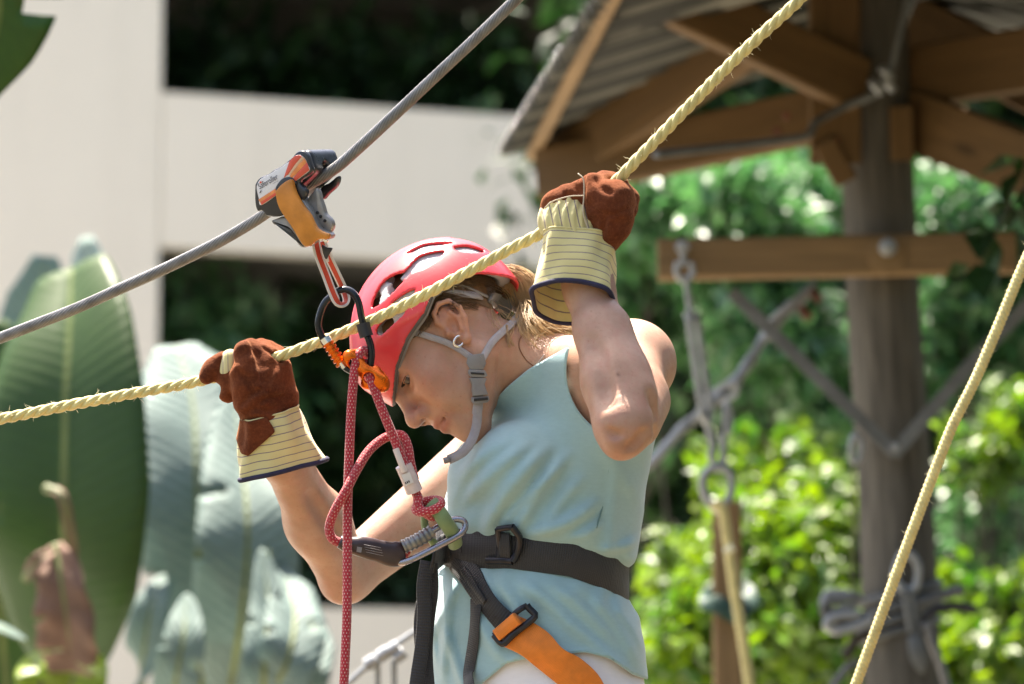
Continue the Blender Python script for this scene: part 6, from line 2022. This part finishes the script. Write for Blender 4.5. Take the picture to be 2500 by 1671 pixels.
seg('sleeve', [(886, 790, kd(886)), (890, 806, kd(890)), (895, 822, kd(895))], rp(17, -.17), 'blk_rubber', kb)
ribs = .0072 + .0011 * np.sign(np.sin(np.linspace(0, 11 * np.pi, 60)))
gp = [(800, 838, -.1735), (813, 858, -.1745), (826, 877, -.1755), (835, 890, -.1765)]
V, F, UV = tube(spline(Ls(gp), 60), ribs, 18); make('screw_gate', V, F, M['org_alu'], kb, autosmooth=40)
seg('gate_collar', [(792, 826, -.173), (801, 839, -.1735)], .0080, 'silver', kb)
seg('gate_pin', [(832, 886, -.184), (842, 898, -.184)], .0032, 'silver', kb)
# ---- orange rope device
od = thing('rope_adjuster', 'orange anodised rope plate at the foot of the black carabiner', 'belay device', W(L(890, 945, -.185)))
OF = Field(steps(-.235, -.155, .0016), steps(-.075, -.008, .0016), steps(-.212, -.150, .0018))
OF.cone(L(856, 876, -.186), L(926, 934, -.186), .0105, .0125)
OF.cone(L(852, 870, -.188), L(876, 862, -.180), .0070, .0060, .006)
OF.cone(L(918, 905, -.182), L(936, 938, -.186), .0065, .0075, .006)
OF.cone(L(893, 938, -.184), L(936, 946, -.184), .0070, .0060, .006)
OF.cone(L(850, 866, -.190), L(890, 905, -.196), .0040, .0040, .004)
OF.cone(L(890, 905, -.196), L(938, 926, -.192), .0035, .0045, .004)
OF.cone(L(862, 892, -.215), L(868, 884, -.160), .0072, .0072, .002, True)
OF.cone(L(899, 926, -.215), L(905, 918, -.160), .0072, .0072, .002, True)
OF.cone(L(905, 870, -.185), L(898, 900, -.185), .0065, .0065, .002, True)
V, F = OF.mesh(1); make('plate', V, F, M['org_alu'], od)

# ---- red lanyard
ln = thing('red_lanyard', 'red flecked lanyard rope looping from the orange plate to the harness', 'rope', W(L(842, 1671, -.20)))
RR_ = rp(11.5, -.18)
def rr(name, pts, r=RR_, k=90, mat='red_rope', n=16, flat=1.0):
    V, F, UV = tube(spline(Ls(pts), k), r, n, flat=flat); return make(name, V, F, M[mat], ln, uv=UV)
rr('hanging_end', [(905, 868, -.176), (890, 856, -.182), (876, 866, -.188), (868, 892, -.190), (862, 940, -.192), (857, 1010, -.194), (853, 1100, -.198), (849, 1220, -.204), (848, 1360, -.212), (847, 1500, -.219), (842, 1620, -.226), (838, 1700, -.230), (834, 1820, -.236)], k=150)
rr('tensioned_leg', [(895, 880, -.176), (899, 900, -.180), (905, 925, -.190), (922, 972, -.192), (944, 1028, -.192), (966, 1080, -.190), (980, 1118, -.188), (1000, 1168, -.184), (1022, 1218, -.178)], k=100)
rr('loop', [(1012, 1172, -.180), (1002, 1130, -.182), (996, 1092, -.178), (984, 1066, -.172), (962, 1062, -.170), (932, 1074, -.176), (900, 1102, -.190), (872, 1146, -.205), (846, 1196, -.216), (818, 1246, -.212), (804, 1288, -.204), (812, 1316, -.200), (836, 1326, -.196), (866, 1332, -.192)], k=130)
seg('splice_stitching', [(966, 1096, -.2005), (978, 1128, -.1995), (988, 1152, -.197)], .0042, 'thread_white', ln)
seg('clear_sleeve', [(985, 1136, -.187), (998, 1166, -.184), (1012, 1200, -.180)], .0118, 'clear', ln, flat=.95)
V, F = plate(Ls([(980, 1160, -.199), (1000, 1153, -.199), (1010, 1178, -.196), (991, 1187, -.196)]), [-.1, .1, -1], .001, .0003); make('sleeve_label', V, F, M['label_white'], ln, smooth=False)
for i in range(3):
    V, F = plate(Ls([(988 + i * 4, 1178 - i * 2, -.2005), (991 + i * 4, 1177 - i * 2, -.2005), (993 + i * 4, 1182 - i * 2, -.2002), (990 + i * 4, 1183 - i * 2, -.2002)]), [-.1, .1, -1], .0004, .0001); make('printed_mark', V, F, M['label_ink'], ln, smooth=False)
# lark's foot knot on the green sling
a = np.linspace(0, 2 * np.pi, 40, endpoint=False)
kc = np.array([1046, 1236])
P = np.array([L(kc[0] + 31 * math.cos(q) + 4 * math.sin(q), kc[1] - 9 * math.cos(q) + 12 * math.sin(q), -.176 - .016 * math.sin(q)) for q in a])
V, F, UV = tube(P, RR_ * .98, 14, closed=True); make('knot', V, F, M['red_rope'], ln, uv=UV)
rr('knot', [(1020, 1212, -.182), (1022, 1238, -.186), (1040, 1254, -.186), (1058, 1262, -.176), (1070, 1248, -.164)], k=40)
# moulded end of the lanyard
P = spline(Ls([(828, 1323, -.198), (850, 1330, -.196), (885, 1336, -.194), (925, 1346, -.190), (958, 1354, -.186), (985, 1350, -.180)]), 40)
t = np.linspace(0, 1, 40)
V, F, UV = tube(P, np.interp(t, [0, .1, .3, .6, .9, 1], [.0085, .0095, .0100, .0080, .0080, .0065]), 18, flat=np.interp(t, [0, .2, .5, .85, 1], [1.0, 1.15, 1.7, 2.1, 2.2])); make('moulded_sleeve', V, F, M['pvc'], ln)
for i in range(4):
    V, F, UV = ribbon(Ls([(888 + i * 2, 1330 + i * 6, -.2045), (930 + i * 2, 1338 + i * 6.5, -.2015)]), .0007, .0004, np.array([0, 0, -1.])); make('printed_mark', V, F, M['print'], ln)
V, F = plate(Ls([(872, 1335, -.2052), (884, 1337, -.2050), (882, 1350, -.2048), (870, 1348, -.2050)]), [0, 0, -1], .0004, .0001); make('printed_mark', V, F, M['print'], ln, smooth=False)
rr('end_loop', [(972, 1352, -.184), (985, 1340, -.180), (992, 1348, -.172), (980, 1360, -.170)], r=.0058, k=24)

# ---- grey harness carabiner
gk = thing('grey_carabiner', 'grey oval carabiner with a ribbed screw gate clipped to the harness', 'carabiner', W(L(1040, 1372, -.17)))
gl_ = [(962, 1362, -.180), (972, 1348, -.180), (1000, 1332, -.178), (1050, 1300, -.172), (1090, 1276, -.168), (1116, 1268, -.166), (1134, 1275, -.166), (1134, 1292, -.168), (1118, 1308, -.172), (1062, 1338, -.180), (1006, 1366, -.186), (974, 1374, -.184)]
P = spline(Ls(gl_), 100, True)
V, F, UV = tube(P, rp(8.2, -.17), 14, closed=True); make('frame', V, F, M['grey_alu'], gk)
rb = .0092 + .0006 * np.sin(np.linspace(0, 40, 70))
V, F, UV = tube(spline(Ls([(984, 1336, -.182), (1018, 1320, -.180), (1055, 1298, -.176)]), 70), rb, 20); make('screw_gate', V, F, M['gate_grey'], gk, autosmooth=40)

# ---- harness
hn = thing('climbing_harness', 'black climbing harness with orange leg loop and green tie-in sling worn over the top', 'harness', W(L(1260, 1700, -.1)))
def web(name, pts, width, mat, lift=.004, thick=.0022, n=50, parent=hn, F_=None):
    P, N = [], []
    for p in pts:
        if len(p) == 3: P.append(L(*p)); N.append(np.array([-.3, 0, -.95]))
        else:
            q, g = on(F_ or SS, p[0], p[1], lift); P.append(q); N.append(g)
    Q_ = spline(np.concatenate([np.array(P), np.array(N)], 1), n)
    for _ in range(6): Q_[1:-1] = (Q_[:-2] + 2 * Q_[1:-1] + Q_[2:]) / 4
    V, F, UV = ribbon(Q_[:, :3], width, thick, Q_[:, 3:])
    return make(name, V, F, mat, parent, uv=UV)
# waist belt: follows the waist all the way round
def belt_pt(th, off):
    for _ in range(3):
        pass
    c, s = math.cos(th), math.sin(th)
    py = 1340
    for _ in range(4):
        v = (835.5 - py) / 1800
        o = np.argsort(RV)
        cu = np.interp(v, RV[o], RU[o]); a_ = np.interp(v, RV[o], ROWS[o, 2]) + off; b_ = np.interp(v, RV[o], ROWS[o, 3]) + off
        u = cu + (FW * a_ * c + LF * b_ * s)[0]; d = .01 + (FW * a_ * c + LF * b_ * s)[1]
        px = 1250 + u / (D0 + d) * FPX
        py = float(belt_py(px))
    return np.array([u, (835.5 - py) / FPX * (D0 + d), d]), np.array([(FW * c / a_ + LF * s / b_)[0], 0, (FW * c / a_ + LF * s / b_)[1]])
th = np.linspace(0, 2 * np.pi, 120, endpoint=False)
bp_ = [belt_pt(q, -.0005) for q in th]
P = np.array([q[0] for q in bp_]); N = np.array([unit(q[1]) for q in bp_])
V, F, UV = ribbon(P, .0560, .0030, N, closed=True); make('waist_belt', V, F, M['black_web'], hn, uv=UV)
# doubled front section and tie-in point
web('belt_front', [(1075, 1335), (1120, 1333), (1170, 1330), (1215, 1330), (1248, 1331), (1272, 1333)], .048, M['black_web2'], .0045, .004)
web('tie_in_patch', [(1058, 1362, -.125), (1100, 1340), (1140, 1330)], .045, M['black_web2'], .0075, .004, 24)
# waist buckle: frame and bars
def bar(name, pts, r, mat='buckle', parent=hn, lift=.011, n=10, flat=1.0, F_=None):
    P = np.array([on(F_ or SS, x, y, lift)[0] for x, y in pts])
    V, F, UV = tube(spline(P, 24), r, n, flat=flat); return make(name, V, F, M[mat], parent, autosmooth=50)
bk = bar('waist_buckle', [(1262, 1280), (1272, 1300), (1270, 1345), (1258, 1374)], .0068, flat=.7)
bar('buckle_bar', [(1226, 1284), (1230, 1330), (1226, 1368)], .0045, lift=.010)
bar('buckle_bar', [(1226, 1284), (1245, 1279), (1264, 1281)], .0042, lift=.010)
bar('buckle_bar', [(1200, 1374), (1235, 1374), (1258, 1374)], .0052, lift=.010)
web('belt_turn', [(1234, 1330), (1256, 1332)], .0385, M['black_web'], .0135, .005, 14)
# leg strap to the thigh buckle, then the orange leg loop
web('leg_riser', [(1118, 1366), (1148, 1402), (1180, 1448), (1212, 1490), (1246, 1528)], .0330, M['black_web2'], .006, .003)
web('leg_riser_edge', [(1138, 1398), (1172, 1440), (1196, 1468)], .010, M['black_web2'], .0085, .002, 30)
web('leg_loop', [(1246, 1538), (1300, 1568), (1352, 1606), (1402, 1650), (1440, 1690, -.145), (1462, 1740, -.14)], .0450, M['orange_web'], .009, .0026)
web('leg_loop_turn', [(1228, 1552), (1252, 1530), (1274, 1510)], .0165, M['orange_web'], .0175, .010, 20)
pts = spline(np.array([(1220, 1566), (1290, 1500), (1306, 1512), (1310, 1494), (1298, 1484), (1276, 1482), (1214, 1552), (1210, 1564), (1224, 1580), (1246, 1574), (1300, 1516)], float), 44)
bar('thigh_buckle', [(1214, 1556), (1222, 1572), (1242, 1572), (1270, 1546), (1300, 1514), (1306, 1498), (1294, 1486), (1276, 1486)], .0046, lift=.016)
bar('buckle_bar', [(1212, 1556), (1240, 1526), (1268, 1494), (1278, 1486)], .0040, lift=.013)
web('riser_stitching', [(1206, 1512), (1222, 1500), (1236, 1490)], .0012, M['label_ink'], .0080, .0006, 10)
# hanging straps
web('drop_strap', [(1168, 1462), (1166, 1520), (1160, 1580), (1150, 1640), (1142, 1690, -.13), (1138, 1760, -.13)], .0210, M['black_web'], .0045, .002)
web('front_strap', [(1044, 1370, -.120), (1034, 1430, -.122), (1036, 1500, -.122), (1030, 1580, -.120), (1018, 1660, -.120), (1010, 1740, -.12)], .020, M['black_web2'], .004, .003)
web('front_strap', [(1052, 1376, -.105), (1054, 1440, -.105), (1044, 1520, -.100), (1040, 1600, -.105), (1046, 1690, -.11), (1050, 1760, -.11)], .019, M['black_web'], .004, .003)
web('front_strap', [(1028, 1470, -.110), (1022, 1520, -.108), (1024, 1580, -.108)], .013, M['black_web2'], .004, .006, 20)
# green tie-in sling
V, F, UV = tube(spline(Ls([(1052, 1228, -.180), (1070, 1248, -.184), (1088, 1276, -.182), (1106, 1304, -.165), (1112, 1330, -.135)]), 40), .0100, 16, flat=.75, hint=np.array([1., .6, 0])); make('tie_in_sling', V, F, M['green_web'], hn, uv=np.stack([(UV[:, 0] - .5) * .03, UV[:, 1]], 1))
V, F, UV = tube(spline(Ls([(1040, 1238, -.160), (1036, 1265, -.156), (1042, 1300, -.150), (1066, 1335, -.135)]), 30), .0085, 12, flat=.6); make('tie_in_sling', V, F, M['green_web'], hn, uv=np.stack([(UV[:, 0] - .5) * .03, UV[:, 1]], 1))

# ---- deck the woman stands on, just below the picture
base = float(person['wl'][2])
dk = thing('platform', 'timber deck below the feet of the woman', 'platform', (W(L(1300, 1700, 0))[0], 5.1, 0))
for i in range(9):
    y = 4.55 + i * .15
    beam('plank', (-1.3, y, base - .018), (1.5, y, base - .018), .14, .035, M['deck'], dk, up=(0, 0, 1))
for (x, y) in ((-1.2, 4.6), (1.4, 4.6), (-1.2, 5.7), (1.4, 5.7)):
    beam('leg', (x, y, 0), (x, y, base - .037), .1, .1, M['pole'], dk, up=(0, 1, 0))

for o_ in list(scene.objects):
    if 'wl' in o_: del o_['wl']
